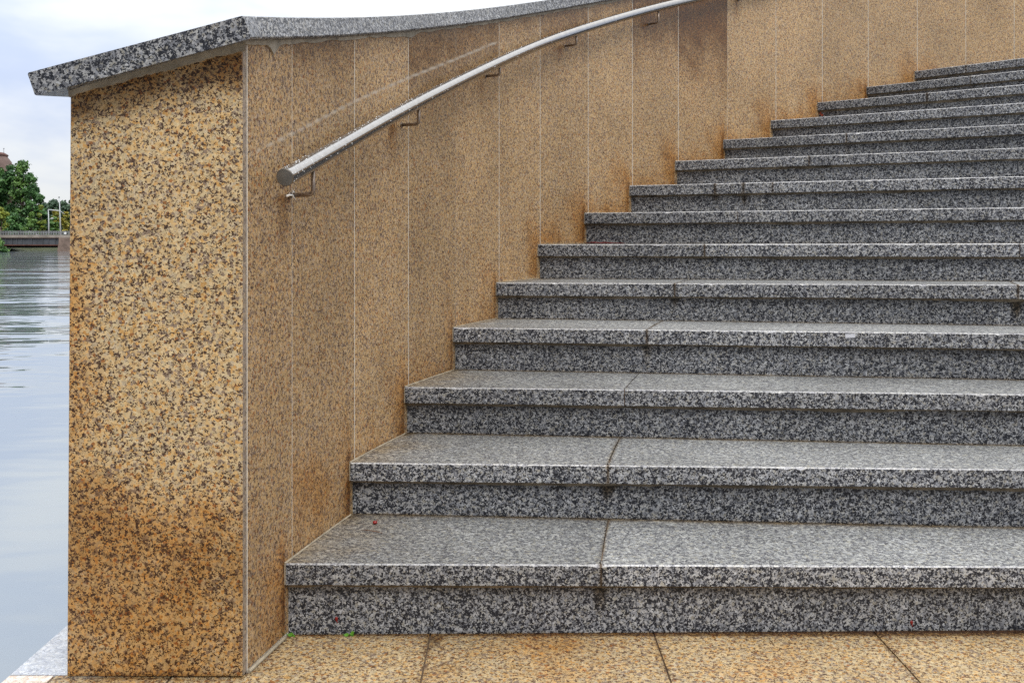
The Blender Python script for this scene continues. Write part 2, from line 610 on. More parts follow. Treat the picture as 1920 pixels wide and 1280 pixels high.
for (y0, y1) in rowsY:
    for (x0, x1) in cols:
        tn = random.uniform(-0.24, -0.12)
        near = y1 > 1.4 and x0 < 1.5
        ye = 2.219 if (x0 < -0.9 and y1 > 2.2) else y1 - 0.002
        slab_mesh(mb, x0 + 0.002, x1 - 0.002, y0 + 0.002, ye, 0.0, 0.03, tn, 30 if near else 5, 34 if near else 5,
                  (lambda x, y, tn=tn: floor_att(x, y, tn)))
pav = mb.build('pavement', M_GOLDF)
tag(pav, kind='structure')
mb = MB()
slab_mesh(mb, XQ, -1.004, -2.3, 2.219, 0.0, 0.05, 0.0)
tag(mb.build('quay_edge_paving', M_PINK), kind='structure')
mb = MB()
slab_mesh(mb, XQ, -0.95, 2.223, 9.0, 0.0, 0.25, 0.0, 6, 60)
tag(mb.build('quay_kerb', M_PALE), kind='structure')
mb = MB()
mb.box(XQ + 0.01, 9.0, -2.8, 2.62, -2.5, -0.005)
mb.box(XQ + 0.01, 9.0, 2.62, 14.0, -2.5, -0.02)
tag(mb.build('quay', M_JOINT), kind='structure')

ZW = ZC - 2.5
mb = MB()
mb.grid([[((x, y, ZW), (0, 0, 0, 0)) for x in (-900, -100, 300)] for y in (-60, 60, 230, 900)])
M_WATER, nt, b = new_mat('river water')
tc = N(nt, 'ShaderNodeTexCoord')
geo = N(nt, 'ShaderNodeSeparateXYZ')
L(nt, tc.outputs['Object'], geo.inputs[0])
EPS = 0.05


def wave_h(off):
    mp = N(nt, 'ShaderNodeMapping')
    mp.inputs['Location'].default_value = (off[0] * 0.55, off[1], 0)
    mp.inputs['Scale'].default_value = (0.55, 1.0, 1.0)
    L(nt, tc.outputs['Object'], mp.inputs[0])
    w = N(nt, 'ShaderNodeTexNoise', i_Scale=0.16, i_Detail=4.6, i_Roughness=0.54)
    L(nt, mp.outputs[0], w.inputs['Vector'])
    return w.outputs[0]


h0, hx_, hy_ = wave_h((0, 0)), wave_h((EPS, 0)), wave_h((0, EPS))
w2 = N(nt, 'ShaderNodeTexNoise', i_Scale=0.05, i_Detail=2.0)
L(nt, tc.outputs['Object'], w2.inputs['Vector'])
amp = M(nt, 'MULTIPLY_ADD', SMOOTH(nt, geo.outputs[1], 10.0, 30.0), 0.72, 0.28)    # calmer under the quay
amp = M(nt, 'MULTIPLY', amp, M(nt, 'MULTIPLY_ADD', w2.outputs[0], 1.2, 0.4))
amp = M(nt, 'MULTIPLY', amp, -0.34 / EPS)
cmb = N(nt, 'ShaderNodeCombineXYZ')
L(nt, M(nt, 'MULTIPLY', amp, M(nt, 'SUBTRACT', hx_, h0)), cmb.inputs[0])
L(nt, M(nt, 'MULTIPLY', amp, M(nt, 'SUBTRACT', hy_, h0)), cmb.inputs[1])
cmb.inputs[2].default_value = 1.0
nrm_ = N(nt, 'ShaderNodeVectorMath', operation='NORMALIZE')
L(nt, cmb.outputs[0], nrm_.inputs[0])
L(nt, nrm_.outputs[0], b.inputs['Normal'])
b.inputs['Base Color'].default_value = (0.19, 0.225, 0.255, 1)
b.inputs['Roughness'].default_value = 0.03
b.inputs['IOR'].default_value = 2.0
tag(mb.build('water', M_WATER), kind='structure')

# ------------------------------------------------------------------ wall
wall = empty('stair_wall', (C0[0] - 0.2, C0[1], 0))
tag(wall, 'curved golden granite stair wall with a sloping grey granite coping', 'wall')

CB = [(455, 76.5), (471, 72.2), (480, 72), (555, 70.5), (600, 68.5), (680, 64.8), (767, 57.5), (826, 50), (935, 37), (960, 32.3), (1013, 23), (1101, 8), (1135, 1.5)]
CT = [(455.5, 29.6), (500, 31.6), (555, 33), (640, 33.3), (680, 32.8), (740, 30), (826, 24), (935, 11.2), (960, 8.8), (1013, 1.6)]
OI = 0.024
SL = 0.267


def cop_xy(t):
    p = WP(t) + WN(t) * OI
    return p


_ct = np.linspace(T0, TEND, 400)
_cxy = np.array([cop_xy(t) for t in _ct])
_cpx = 960 + F * _cxy[:, 0] / _cxy[:, 1]
_cs = np.array([s_of_t(t) for t in _ct])


def prof(curve):
    xs_, ys_ = zip(*curve)
    z = np.where(_cpx <= xs_[-1], ZC + (HZ - np.interp(_cpx, xs_, ys_)) * _cxy[:, 1] / F, np.nan)
    ok = ~np.isnan(z)
    pc = np.polyfit(_cs[ok], z[ok], 3)
    last = np.where(ok)[0][-1]
    sl = np.polyfit(_cs[ok][-60:], z[ok][-60:], 1)[0]
    zz = np.where(ok, np.polyval(pc, _cs), np.polyval(pc, _cs[last]) + sl * (_cs - _cs[last]))
    return zz


ZCB = prof(CB)
ZCT = ZCB + 0.0495


def zcb(t):
    return float(np.interp(t, _ct, ZCB))


def zct(t):
    return float(np.interp(t, _ct, ZCT))


JPX = [464.5, 548, 665, 766, 855, 936, 1013, 1103, 1186, 1272, 1364, 1455, 1542, 1628, 1720, 1811]
JT = [t_of_px(p) for p in JPX]
while JT[-1] < TEND - 1.2:
    JT.append(JT[-1] + (JT[15] - JT[11]) / 4)
JT.append(TEND)
MK = [(467, 290), (548, 251), (604, 222), (665, 190), (766, 146), (850, 113), (920, 84), (938, 78)]
mkx, mky = zip(*MK)
TINTS = [-0.14, -0.15, -0.01, -0.13, 0.0, 0.03, -0.03, 0.05, -0.02, 0.0, 0.08, 0.10, 0.06, 0.05, 0.06, 0.04]
TOPD = [0.07, 0.10, 0.05, 0.22, 0.26, 0.10, 0.24, 0.12, 0.34, 0.45, 0.05, 0.0, 0.0, 0, 0, 0]
TOPW = [0.35, 0.5, 0.3, 0.6, 0.55, 0.4, 0.55, 0.45, 0.75, 1.0, 0.2, 0, 0, 0, 0, 0]
RSTR = [0, 0.55, 0.55, 0.6, 0.45, 0.5, 0.8, 0.75, 0.7, 0.85, 0.75, 0.8, 0.75, 0.7, 0.7, 0.7, 0.6]
BRKT = [533, 736, 906, 1051, 1210, 1383]           # bracket feet on the wall (photo x)
BRKY = [368, 234, 143, 86, 45, 3]


def wall_att(t, z, k):
    p = WP(t)
    px = 960 + F * p[0] / p[1]
    py = HZ + F * (ZC - z) / p[1]
    i = max(0, min(14, int(math.floor(t))))
    h = z - ZT[i]
    s = s_of_t(t)
    # rust seeping out of the step corners
    rust = 0.0
    stn = RSTR[min(i, 15)] * (0.85 + 0.5 * nz(s * 2.3, i * 3.1))
    n1 = nz(s * 6.0, z * 5.0, 2.0)
    if h >= 0:
        rust = stn * math.exp(-((h / (0.12 * (1 + 0.7 * n1))) ** 1.2))
        if i < 14:
            dx = max(0.0, s_of_t(i + 1) - s)
            hh = max(0.0, z - ZT[i + 1])
            dd = math.hypot(dx * 1.0, hh * 1.2)
            rust = max(rust, (RSTR[i + 1] + 0.25) * math.exp(-(dd / (0.16 * (1 + 0.6 * n1))) ** 1.3))
    wet = 0.50 * rust * (0.7 + 0.6 * nz(s * 9, z * 9, 3.0))
    if h >= 0 and i < 14:
        dx = max(0.0, s_of_t(i + 1) - s)
        wet = max(wet, 0.85 * math.exp(-(dx / 0.022)) * (1 if z < ZT[i + 1] + 0.02 else math.exp(-(z - ZT[i + 1] - 0.02) / 0.02)))
        wet = max(wet, 0.6 * math.exp(-h / 0.012))
    # damp running down from the coping
    dtop = zcb(t) - z
    kk = min(k, 15)
    ext = TOPD[kk] * (1 + 0.30 * nz(s * 6.0, k * 2.0, 4.0))
    if TOPW[kk] > 0:
        w2 = TOPW[kk] * (1 - sst(ext * 0.15, ext * 1.7 + 0.03, dtop))
        wet = max(wet, w2)
        rust = max(rust, 0.55 * w2, 0.35 * TOPW[kk] * (1 - sst(ext, ext * 2.2 + 0.03, dtop)))
    wet = max(wet, 0.5 * math.exp(-max(0, dtop) / 0.02))
    # run-off under each bracket
    for bx, by in zip(BRKT, BRKY):
        if abs(px - bx) < 60 and py > by - 12:
            dxp = (px - bx + 2) * p[1] / F
            dz = max(0.0, (py - by)) * p[1] / F
            g = math.exp(-(dxp / (0.016 + 0.06 * dz)) ** 2) * math.exp(-dz / 0.10) * (1 if py > by else math.exp(-(by - py) / 4))
            wet = max(wet, 0.75 * g)
            rust = max(rust, 0.7 * g)
    if i == 1 and k == 1:
        g = math.exp(-(((px - 585) / 60) ** 2 + ((py - 930) / 90) ** 2))
        rust = max(rust, 0.85 * g)
    # ragged broad patches
    rust = max(rust, 0.22 * max(0.0, nz(s * 2.1, z * 1.6, 9.0)))
    mark = 0.0
    if 466 < px < 938:
        yy = np.interp(px, mkx, mky)
        w_ = 3.0
        mark = max(0.0, 1 - abs(py - yy) / w_) * (0.9 if px < 930 else 0.3)
    return (rust, wet, TINTS[kk], min(0.85, mark * 1.1))


GAP = 0.0027
for k in range(len(JT) - 1):
    ta, tb = JT[k], JT[k + 1]
    sl = (tb - ta) / max(1e-6, (s_of_t(tb) - s_of_t(ta)))
    JW = lambda q: 0.45 if q in (4, 10) else (0.38 if q == 0 else (0.7 if q == 1 else 1.0))
    ga, gb = GAP * JW(k), GAP * JW(k + 1)
    ta2, tb2 = ta + ga * sl, tb - gb * sl
    nc = 22
    ts = np.linspace(ta2, tb2, nc)
    far = ta > 10
    dz = 0.008 if (k < 5) else 0.02
    z0 = min(ZT[max(0, min(14, int(math.floor(ta))))], 9) - 0.06
    z0 = max(0.0, z0) if k < 2 else z0
    if k == 0:
        z0 = 0.008
    zt_ = max(zcb(ta), zcb(tb)) + 0.008
    nr = max(6, int((zt_ - z0) / dz))
    mb = MB()
    rows = []
    for r in range(nr + 1):
        row = []
        for t in ts:
            zz = z0 + (zcb(t) + 0.006 - z0) * r / nr
            p = WP(t)
            row.append(((p[0], p[1], zz), wall_att(t, zz, k)))
        rows.append(row)
    mb.grid(rows, flip=False)
    # returns into the joint
    for e in (0, -1):
        n = WN(ts[e])
        rr = [[rows[q][e], ((rows[q][e][0][0] - n[0] * 0.006, rows[q][e][0][1] - n[1] * 0.006, rows[q][e][0][2]), rows[q][e][1])] for q in range(0, nr + 1, 4)]
        mb.grid(rr)
    mb.build('cladding_slab', M_GOLDW, wall)

# joint grout, core and outer face
mb = MB()
ts = np.linspace(t_of_px(463), TEND, 160)
mb.grid([[((WP(t)[0] - WN(t)[0] * 0.0006, WP(t)[1] - WN(t)[1] * 0.0006, z0 + (zcb(t) + 0.004 - z0) * v), (0, 0, 0, 0)) for t in ts]
         for z0 in (0.0,) for v in (0.0, 0.5, 1.0)])
mb.build('joint_grout', M_GROUT, wall)
WT = 0.377
mb = MB()
rows = []
for v in np.linspace(0, 1, 12):
    row = []
    for t in np.linspace(T0 + 0.06, TEND, 80):
        p = WP(t) - WN(t) * WT
        zz = -0.02 + (zcb(t) - SL * WT + 0.004 + 0.02) * v
        row.append(((p[0], p[1], zz), (0.1, 0, 0, 0)))
    rows.append(row)
mb.grid(rows, flip=True)
# close the far end
p0, p1 = WP(TEND), WP(TEND) - WN(TEND) * WT
mb.grid([[((p[0], p[1], z), (0, 0, 0, 0)) for p in (p0, p1)] for z in (0, zcb(TEND))])
mb.build('outer_face', M_GOLD, wall)

# end slab facing the camera
Y0 = C0[1]
XLB = (125.5 - 960) * U0 * RS
XLT = (132 - 960) * U0 * RS
YC = Y0 - 0.06


def pxy(px, py, Y):
    return ((px - 960) * Y / F, Y, ZC + (HZ - py) * Y / F)


Ab, At, Bb, Bt = pxy(66, 180, YC), pxy(51, 137, YC), pxy(471, 72.2, YC), pxy(455.5, 29.6, YC)


def front_under(x):
    return Ab[2] + (Bb[2] - Ab[2]) * (x - Ab[0]) / (Bb[0] - Ab[0])


def end_att(x, z):
    px = 960 + F * x / Y0
    py = HZ + F * (ZC - z) / Y0
    n1 = nz(x * 5, z * 5, 3.3)
    n2 = nz(x * 14, z * 14, 6.1)
    # lower third soaked
    edge = 905 + 40 * (px - 130) / 330 - 45 * math.exp(-((px - 150) / 60) ** 2) + 30 * n1 + 10 * n2
    rust = 0.80 * sst(edge - 95, edge + 80, py) * (1 - 0.35 * sst(330, 450, px) * sst(960, 1100, py))
    wet = 0.44 * sst(edge - 70, edge + 90, py) * (1 - 0.40 * sst(1060, 1190, py))
    # left edge seep
    le = 175 + 25 * n1 + 25 * math.exp(-((py - 760) / 160) ** 2)
    g = (1 - sst(le - 70, le + 30, px)) * sst(190, 500, py)
    rust = max(rust, 0.75 * g)
    wet = max(wet, 0.25 * g)
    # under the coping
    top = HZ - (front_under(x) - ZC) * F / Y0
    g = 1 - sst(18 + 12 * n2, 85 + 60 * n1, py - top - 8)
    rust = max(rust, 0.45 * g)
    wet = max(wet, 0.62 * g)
    g = math.exp(-(1268 - py) / 9.0)
    wet = max(wet, 0.8 * g)
    rust = max(rust, 0.16 * max(0, nz(x * 4 + 3, z * 3, 1.1)))
    return (rust, wet, 0.04 if py < 880 else 0.0, 0)


mb = MB()
TS = 0.028
nX, nZ = 60, 150
rows = []
BV = 0.0022
for r in range(nZ + 1):
    v = r / nZ
    row = []
    for c in range(nX + 1):
        w_ = c / nX
        xb = XLB + BV + (C0[0] - XLB - 2 * BV) * w_
        xt = XLT + BV + (C0[0] - XLT - 2 * BV) * w_
        zt_ = front_under(xt) + 0.018
        z = 0.004 + (zt_ - 0.004) * v
        x = xb + (xt - xb) * v
        row.append(((x, Y0, z), end_att(x, z)))
    rows.append(row)
mb.grid(rows, mi=0)
for e, sgn in ((0, -1), (-1, 1)):
    # small arris then the sawn thickness of the slab
    a0 = [rows[q][e] for q in range(0, nZ + 1)]
    a1 = [((p[0] + sgn * BV, p[1] + BV, p[2]), a) for p, a in a0]
    a2 = [((p[0] + sgn * BV + (0.19 * 0 if sgn < 0 else 0.0046), p[1] + TS, p[2]), (0.05, 0.1, 0, 0)) for p, a in a0]
    mb.grid([[x, y] for x, y in zip(a0, a1)], mi=0)
    mb.grid([[x, y] for x, y in zip([(q[0], (0, 0.05, 0, 0)) for q in a1], a2)], mi=1)
mb.build('end_slab', [M_GOLD, M_SAWN], wall, recalc=False)

# coping
PTH = [(np.array(Bb), np.array(Bt), np.array(At), np.array(Ab))]
CW = 0.452
for t in np.concatenate([[T0 + 0.12], np.linspace(T0 + 0.3, TEND, 170)]):
    p = WP(t) + WN(t) * OI
    n = WN(t)
    zb, zt_ = zcb(t), zct(t)
    k = 0.0175
    ib = np.array([p[0], p[1], zb])
    it = np.array([p[0] - n[0] * k * 0.9, p[1] - n[1] * k * 0.9, zt_])
    ob = np.array([p[0] - n[0] * CW, p[1] - n[1] * CW, zb - SL * CW])
    ot = np.array([p[0] - n[0] * (CW + k), p[1] - n[1] * (CW + k), zt_ - SL * CW])
    PTH.append((ib, it, ot, ob))
# let the bottom edge line meet the front corner smoothly
CJ = [t_of_px(p) for p in (672, 822, 944, 1032, 1120, 1210, 1300, 1390, 1480, 1570, 1660, 1750, 1840)]


def cop_piece(mb, secs, tint):
    ch = 0.003
    loops = []
    for (ib, it, ot, ob) in secs:
        e1 = (it - ib) / np.linalg.norm(it - ib)
        e2 = (ot - it) / np.linalg.norm(ot - it)
        loops.append([ib + e2 * ch, ib + e1 * ch, it - e1 * ch, it + e2 * ch, ot - e2 * ch, ot - e1 * ch, ob + e1 * ch, ob - e2 * ch])
    n = 8
    ids = [[mb.vert(p, 0, 0, tint, 0) for p in lp] for lp in loops]
    for a, b2 in zip(ids, ids[1:]):
        for k in range(n):
            mb.face((a[k], a[(k + 1) % n], b2[(k + 1) % n], b2[k]))
    mb.face(ids[0])
    mb.face(ids[-1][::-1])


random.seed(11)
TP = [T0 - 0.12, T0 + 0.12] + list(np.linspace(T0 + 0.3, TEND, 170))


def sec_at(t):
    k = max(0, min(len(TP) - 2, int(np.searchsorted(TP, t)) - 1))
    w_ = (t - TP[k]) / (TP[k + 1] - TP[k])
    return tuple(a + (b2 - a) * w_ for a, b2 in zip(PTH[k], PTH[k + 1]))


edges = [TP[0]] + CJ + [TEND]
mb = MB()
for k in range(len(edges) - 1):
    ta, tb = edges[k] + (0 if k == 0 else 0.0022), edges[k + 1] - 0.0022
    tsq = [ta] + [t for t in TP if ta + 0.01 < t < tb - 0.01] + [tb]
    cop_piece(mb, [sec_at(t) for t in tsq], random.uniform(-0.26, -0.10))
mb.build('coping', M_GREY, wall, recalc=True)
# mortar bed under the coping: ragged strip along the side and across the end
mb = MB()
ts = np.linspace(T0 - 0.02, TEND, 420)
rws = [[], []]
low = []
for q, t in enumerate(ts):
    p = WP(t) + WN(t) * 0.006
    s = s_of_t(max(t, T0)) + (0 if t >= T0 else -0.01)
    hgt = 0.009 + 0.006 * nz(s * 11, 2.2) + 0.012 * max(0, nz(s * 4, 7.7)) ** 2
    if 0.10 < s < 0.20:
        hgt += 0.022 * math.exp(-((s - 0.155) / 0.018) ** 2)
    zt_ = zcb(t) - SL * OI + 0.002
    a = (0, 0, 0, 0)
    rws[0].append(((p[0], p[1], zt_ + 0.012), a))
    rws[1].append(((p[0] - WN(t)[0] * 0.002, p[1] - WN(t)[1] * 0.002, zt_ - max(0.004, hgt)), a))
    low.append(((p[0] - WN(t)[0] * 0.008, p[1] - WN(t)[1] * 0.008, zt_ - max(0.004, hgt) - 0.0005), a))
mb.grid([rws[0], rws[1], low], flip=True)
r0, r1, r2 = [], [], []
for x in np.linspace(XLT - 0.002, C0[0] + 0.008, 90):
    zt_ = front_under(x) + 0.003
    hgt = 0.008 + 0.004 * nz(x * 20, 1.3) + 0.004 * nz(x * 60, 8.0)
    r0.append(((x, Y0 - 0.007, zt_ + 0.022), (0, 0, 0, 0)))
    r1.append(((x, Y0 - 0.005, zt_ - hgt), (0, 0, 0, 0)))
    r2.append(((x, Y0 + 0.002, zt_ - hgt - 0.001), (0, 0, 0, 0)))
mb.grid([r0, r1, r2], flip=True)
mb.build('mortar_bed', M_MORTAR, wall)
# sealant along the foot of the wall
mb = MB()
fp = []
for t in np.linspace(t_of_px(464), 1.0, 14):
    p = WP(t) + WN(t) * 0.0035
    fp.append((p[0], p[1], 0.0035))
mb.tube(fp, 0.0042, 8)
mb.build('sealant_bead', M_SEAL, wall)

# ------------------------------------------------------------------ stair
stair = empty('staircase', (LX[0], LY[0], 0))
tag(stair, 'wide curved flight of grey granite steps climbing to the right beside the golden wall', 'staircase')
NJ = {1: [1127], 2: [1140], 3: [1171], 4: [1213], 5: [1265, 1909], 6: [1321, 1912], 7: [1383], 8: [1340, 1394, 1449], 9: [1517], 10: [1587],
      11: [1663], 12: [1738], 13: [1820], 14: [1811, 1906]}
RJ = {1: [1704], 2: [1528], 3: [1519], 4: [1626], 5: [1560], 6: [1490], 7: [1610], 8: [1700], 9: [1640], 10: [1770], 11: [1800], 12: [1850], 13: [1880], 14: [1900]}


def s_of_px(i, px, off=0.0):
    """distance along nosing i at which the photo column px is met"""
    p = line_pt(i, 0, off)
    dv = NDIR(i)
    q = (px - 960) / F
    return float((q * p[1] - p[0]) / (dv[0] - q * dv[1]))


random.seed(21)
def tp(t, s, i, off=0.0):
    return line_pt(t, s - 0.034 * min(1.2, t - i) * min(1.0, s / 0.35), off)


for i in range(1, 15):
    st = empty('step', (LX[i - 1], LY[i - 1], ZT[i - 1]), stair)
    z = ZT[i]
    tl = RTILT[i]
    # ---- tread slabs
    js = [0.0035] + [s_of_px(i, p) for p in NJ[i]]
    while js[-1] < NLEN - 0.9:
        js.append(js[-1] + 1.39)
    if js[-1] < NLEN:
        js.append(NLEN)
    tb = i + 1.12 if i < 14 else 18.4
    nb = 16 if i < 7 else 8
    if i == 14:
        nb = 14
    bt = [i + (tb - i) * (q / nb) for q in range(nb + 1)]
    gapj = 0.0013
    for k in range(len(js) - 1):
        sa, sb = js[k] + (gapj if k else 0), js[k + 1] - gapj
        tint = random.uniform(-0.22, -0.02) + (0.02 if k else -0.06)
        nc = max(8, min(170, int((sb - sa) / (0.008 if i < 6 else 0.016))))
        ss = np.concatenate([sa + np.array([0, 0.003, 0.008, 0.015, 0.03]), np.linspace(sa + 0.05, sb - 0.05, nc), sb - np.array([0.03, 0.015, 0.008, 0.003, 0])])
        if sb - sa < 0.14:
            ss = np.linspace(sa, sb, 10)
        CHM = 0.0031

        def tatt(t, s, front=False, h=0.0):
            depth = (t - i)
            sg = s_of_t(min(t, TEND))
            n1 = nz(sg * 3 + i, s * 3, 5.5)
            rust = 0.0
            wet = 0.0
            if not front:
                # grime along the wall and against the next riser
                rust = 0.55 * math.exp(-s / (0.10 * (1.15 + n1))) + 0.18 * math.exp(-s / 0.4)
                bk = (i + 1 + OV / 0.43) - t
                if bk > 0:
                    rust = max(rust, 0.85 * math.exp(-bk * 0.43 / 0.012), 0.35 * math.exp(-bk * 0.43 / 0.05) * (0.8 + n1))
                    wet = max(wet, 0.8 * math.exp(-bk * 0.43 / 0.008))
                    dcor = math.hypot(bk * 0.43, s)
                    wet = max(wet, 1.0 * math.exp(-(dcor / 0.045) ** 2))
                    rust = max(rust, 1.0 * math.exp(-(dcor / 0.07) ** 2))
                wet = max(wet, 0.22 * max(0, nz(sg * 2, s * 1.7, 8.8 + i)))
            else:
                wet = max(wet, 0.45 * max(0, nz(s * 5 + i * 3, h * 6, 2.8) - 0.1))
                wet = max(wet, 0.3 * math.exp(-s / 0.05))
                rust = max(rust, 0.25 * max(0, nz(s * 7 + i, h * 9, 4.8) - 0.25))
            for q, sj in enumerate(js[1:-1]):
                dj = abs(s - sj)
                if dj < 0.05:
                    a_ = 1.0 if (i * 7 + q * 3) % 4 != 1 else 0.35
                    rust = max(rust, 0.75 * a_ * math.exp(-dj / 0.006))
                    wet = max(wet, 0.85 * a_ * math.exp(-dj / (0.005 if not front else 0.006 + 0.003 * n1)))
            return (rust, wet, tint + (0.14 if front else 0), 0)

        mb = MB()
        rows = []
        for q, t in enumerate(bt):
            row = []
            for s in ss:
                g = tp(t, s, i)
                if q == 0:
                    sx_ = s + i * 7.3
                    g = line_pt(t, s, CHM + 0.0006 * nz(sx_ * 55, 9.0) + 0.010 * max(0.0, nz(sx_ * 23, 4.4) - 0.42))
                row.append(((g[0], g[1], z + tl * s), tatt(t, s)))
            rows.append(row)
            if q == 0:      # extra row close behind the nosing
                row = []
                for s in ss:
                    g = line_pt(t, s, 0.03)
                    row.append(((g[0], g[1], z + tl * s), tatt(t, s)))
                rows.append(row)
            if q == nb - 1 and i < 14:
                for off in (0.10, 0.03):
                    row = []
                    for s in ss:
                        g = line_pt(i + 1, s, OV - off)
                        row.append(((g[0], g[1], z + tl * s), tatt(i + 1 + (OV - off) / 0.43, s)))
                    # keep rows ordered
                    if all(np.dot(np.array(r[0][:2]) - np.array(r2[0][:2]), -np.array(NDIR(i + 1)[::-1]) * np.array([1, -1])) > -9 for r, r2 in zip(row, rows[-1])):
                        pass
        mb.grid(rows, mi=0)
        # arris, front face, underside
        nd = NDIR(i)
        fr = []
        hs = [0.0, 0.12, 0.4, 0.7, 0.93, 1.0]
        a0 = rows[0]
        rw0 = []
        for s, (p, a) in zip(ss, a0):
            g = line_pt(i, s)
            sx_ = s + i * 7.3
            chip = 0.0006 * nz(sx_ * 60, 1.0) + 0.010 * max(0.0, nz(sx_ * 23, 4.4) - 0.42)
            rw0.append(((g[0], g[1], z + tl * s - CHM - max(-0.001, chip)), tatt(i, s, True, 0)))
        mb.grid([rw0, [(p, b2[1]) for (p, a), b2 in zip(a0, rw0)]], mi=2)
        fr = []
        for hh in hs:
            r = []
            for cq, s in enumerate(ss):
                g = line_pt(i, s, 0.0 if hh < 1 else 0.0)
                h_ = CHM + (TH - CHM) * hh
                at = tatt(i, s, True, h_)
                if hh == 1.0:
                    at = (max(at[0], 0.3), max(at[1], 0.3), at[2], 0)
                if hh == 0.0:
                    r.append((rw0[cq][0], at))
                    continue
                r.append(((g[0], g[1], z + tl * s - h_), at))
            fr.append(r)
        mb.grid(fr[::-1], mi=1)
        und = [[(p, a) for p, a in fr[-1]], []]
        for s in ss:
            g = line_pt(i, s, 0.12)
            und[1].append(((g[0], g[1], z + tl * s - TH), (0.3, 0.3, tint, 0)))
        mb.grid(und[::-1], mi=1)
        # ends of the slab at the joints
        for e in (0, -1):
            s = ss[e]
            top_ = [tp(t, s, i) if q else line_pt(t, s, CHM) for q, t in enumerate(bt)]
            ra = [((g[0], g[1], z + tl * s), (0.4, 0.6, 0, 0)) for g in top_]
            rb = [((g[0], g[1], z + tl * s - TH), (0.4, 0.6, 0, 0)) for g in top_]
            mb.grid([ra, rb], mi=1, flip=(e == 0))
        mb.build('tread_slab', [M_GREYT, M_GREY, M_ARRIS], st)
    # ---- dark joint filler between the slabs
    for sj in js[1:-1]:
        mb = MB()
        a0, a1 = line_pt(i, sj - 0.002, 0.003), line_pt(i, sj + 0.002, 0.003)
        b0, b1 = tp(min(i + 1.1, 18), sj - 0.002, i), tp(min(i + 1.1, 18), sj + 0.002, i)
        zt_ = z + tl * sj
        k = [mb.vert((q[0], q[1], zt_ - 0.002)) for q in (a0, a1, b1, b0)]
        mb.face(k)
        k2 = [mb.vert((q[0], q[1], zt_ - TH + 0.001)) for q in (a0, a1)]
        mb.face((k[0], k2[0], k2[1], k[1]))
        mb.build('joint_filler', M_JOINT, st)
    # pale sealant between tread and wall
    mb2 = MB()
    tcs = np.linspace(i, min(i + 1.02, 18), 14)
    ra = [((WP(t)[0] + WN(t)[0] * 0.0002, WP(t)[1] + WN(t)[1] * 0.0002, z + 0.0022), (0, 0, 0, 0)) for t in tcs]
    rb = [((WP(t)[0] + WN(t)[0] * 0.0050, WP(t)[1] + WN(t)[1] * 0.0050, z + 0.0008), (0, 0, 0, 0)) for t in tcs]
    mb2.grid([ra, rb])
    g = [line_pt(i, s, 0.0012) for s in (0.0, 0.0038)]
    k = [mb2.vert((g[0][0], g[0][1], z + 0.002)), mb2.vert((g[1][0], g[1][1], z + 0.002)), mb2.vert((g[1][0], g[1][1], z - TH)), mb2.vert((g[0][0], g[0][1], z - TH))]
    mb2.face(k[::-1])
    zb = ZT[i - 1]
    g = [line_pt(i, s, OV + 0.0015) for s in (0.0, 0.0075)]
    k = [mb2.vert((g[0][0], g[0][1], z - TH)), mb2.vert((g[1][0], g[1][1], z - TH)), mb2.vert((g[1][0], g[1][1], zb)), mb2.vert((g[0][0], g[0][1], zb))]
    mb2.face(k[::-1])
    mb2.build('sealant_bead', M_SEAL, st)
    # ---- riser
    rj = [0.006] + [s_of_px(i, p, OV) for p in RJ[i]]
    rj = [rj[0]] + [q for q in rj[1:] if q > 0.3]
    while rj[-1] < NLEN - 1.0:
        rj.append(rj[-1] + 1.39)
    rj.append(NLEN)
    ztop = z - TH
    mb = MB()
    for k in range(len(rj) - 1):
        sa, sb = rj[k] + (0.0005 if k else 0), rj[k + 1] - 0.0005
        tint = random.uniform(-0.22, 0.0)
        nc = max(10, int((sb - sa) / 0.015))
        rows = []
        for v in [0, 0.04, 0.1, 0.25, 0.45, 0.65, 0.8, 0.9, 0.96, 1.0]:
            row = []
            for s in np.linspace(sa, sb, nc):
                g = line_pt(i, s, OV)
                z0 = zb + (RTILT[i - 1] * s if i > 1 else 0) + 0.0006
                z1 = ztop + tl * s
                zz = z0 + (z1 - z0) * v
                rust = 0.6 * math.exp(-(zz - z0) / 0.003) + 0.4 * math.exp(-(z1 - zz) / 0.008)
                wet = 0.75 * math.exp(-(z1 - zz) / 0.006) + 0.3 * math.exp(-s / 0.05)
                wet = max(wet, 0.30 * max(0, nz(s * 6 + i, zz * 9, 1.4)))
                # grime under the nosing joints
                for q, sj in enumerate(js[1:-1]):
                    dj = abs(s - sj)
                    if dj < 0.08:
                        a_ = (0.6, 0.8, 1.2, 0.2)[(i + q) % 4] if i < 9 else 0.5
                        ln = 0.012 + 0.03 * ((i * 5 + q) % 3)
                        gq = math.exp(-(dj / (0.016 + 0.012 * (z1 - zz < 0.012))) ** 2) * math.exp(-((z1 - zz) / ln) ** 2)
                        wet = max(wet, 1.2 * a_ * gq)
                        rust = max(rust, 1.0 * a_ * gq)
                row.append(((g[0], g[1], zz), (rust, wet, tint, 0)))
            rows.append(row)
        mb.grid(rows)
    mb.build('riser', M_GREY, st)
    # ---- bedding mortar squeezed out under the nosing
    mb = MB()
    ra, rb, rc = [], [], []
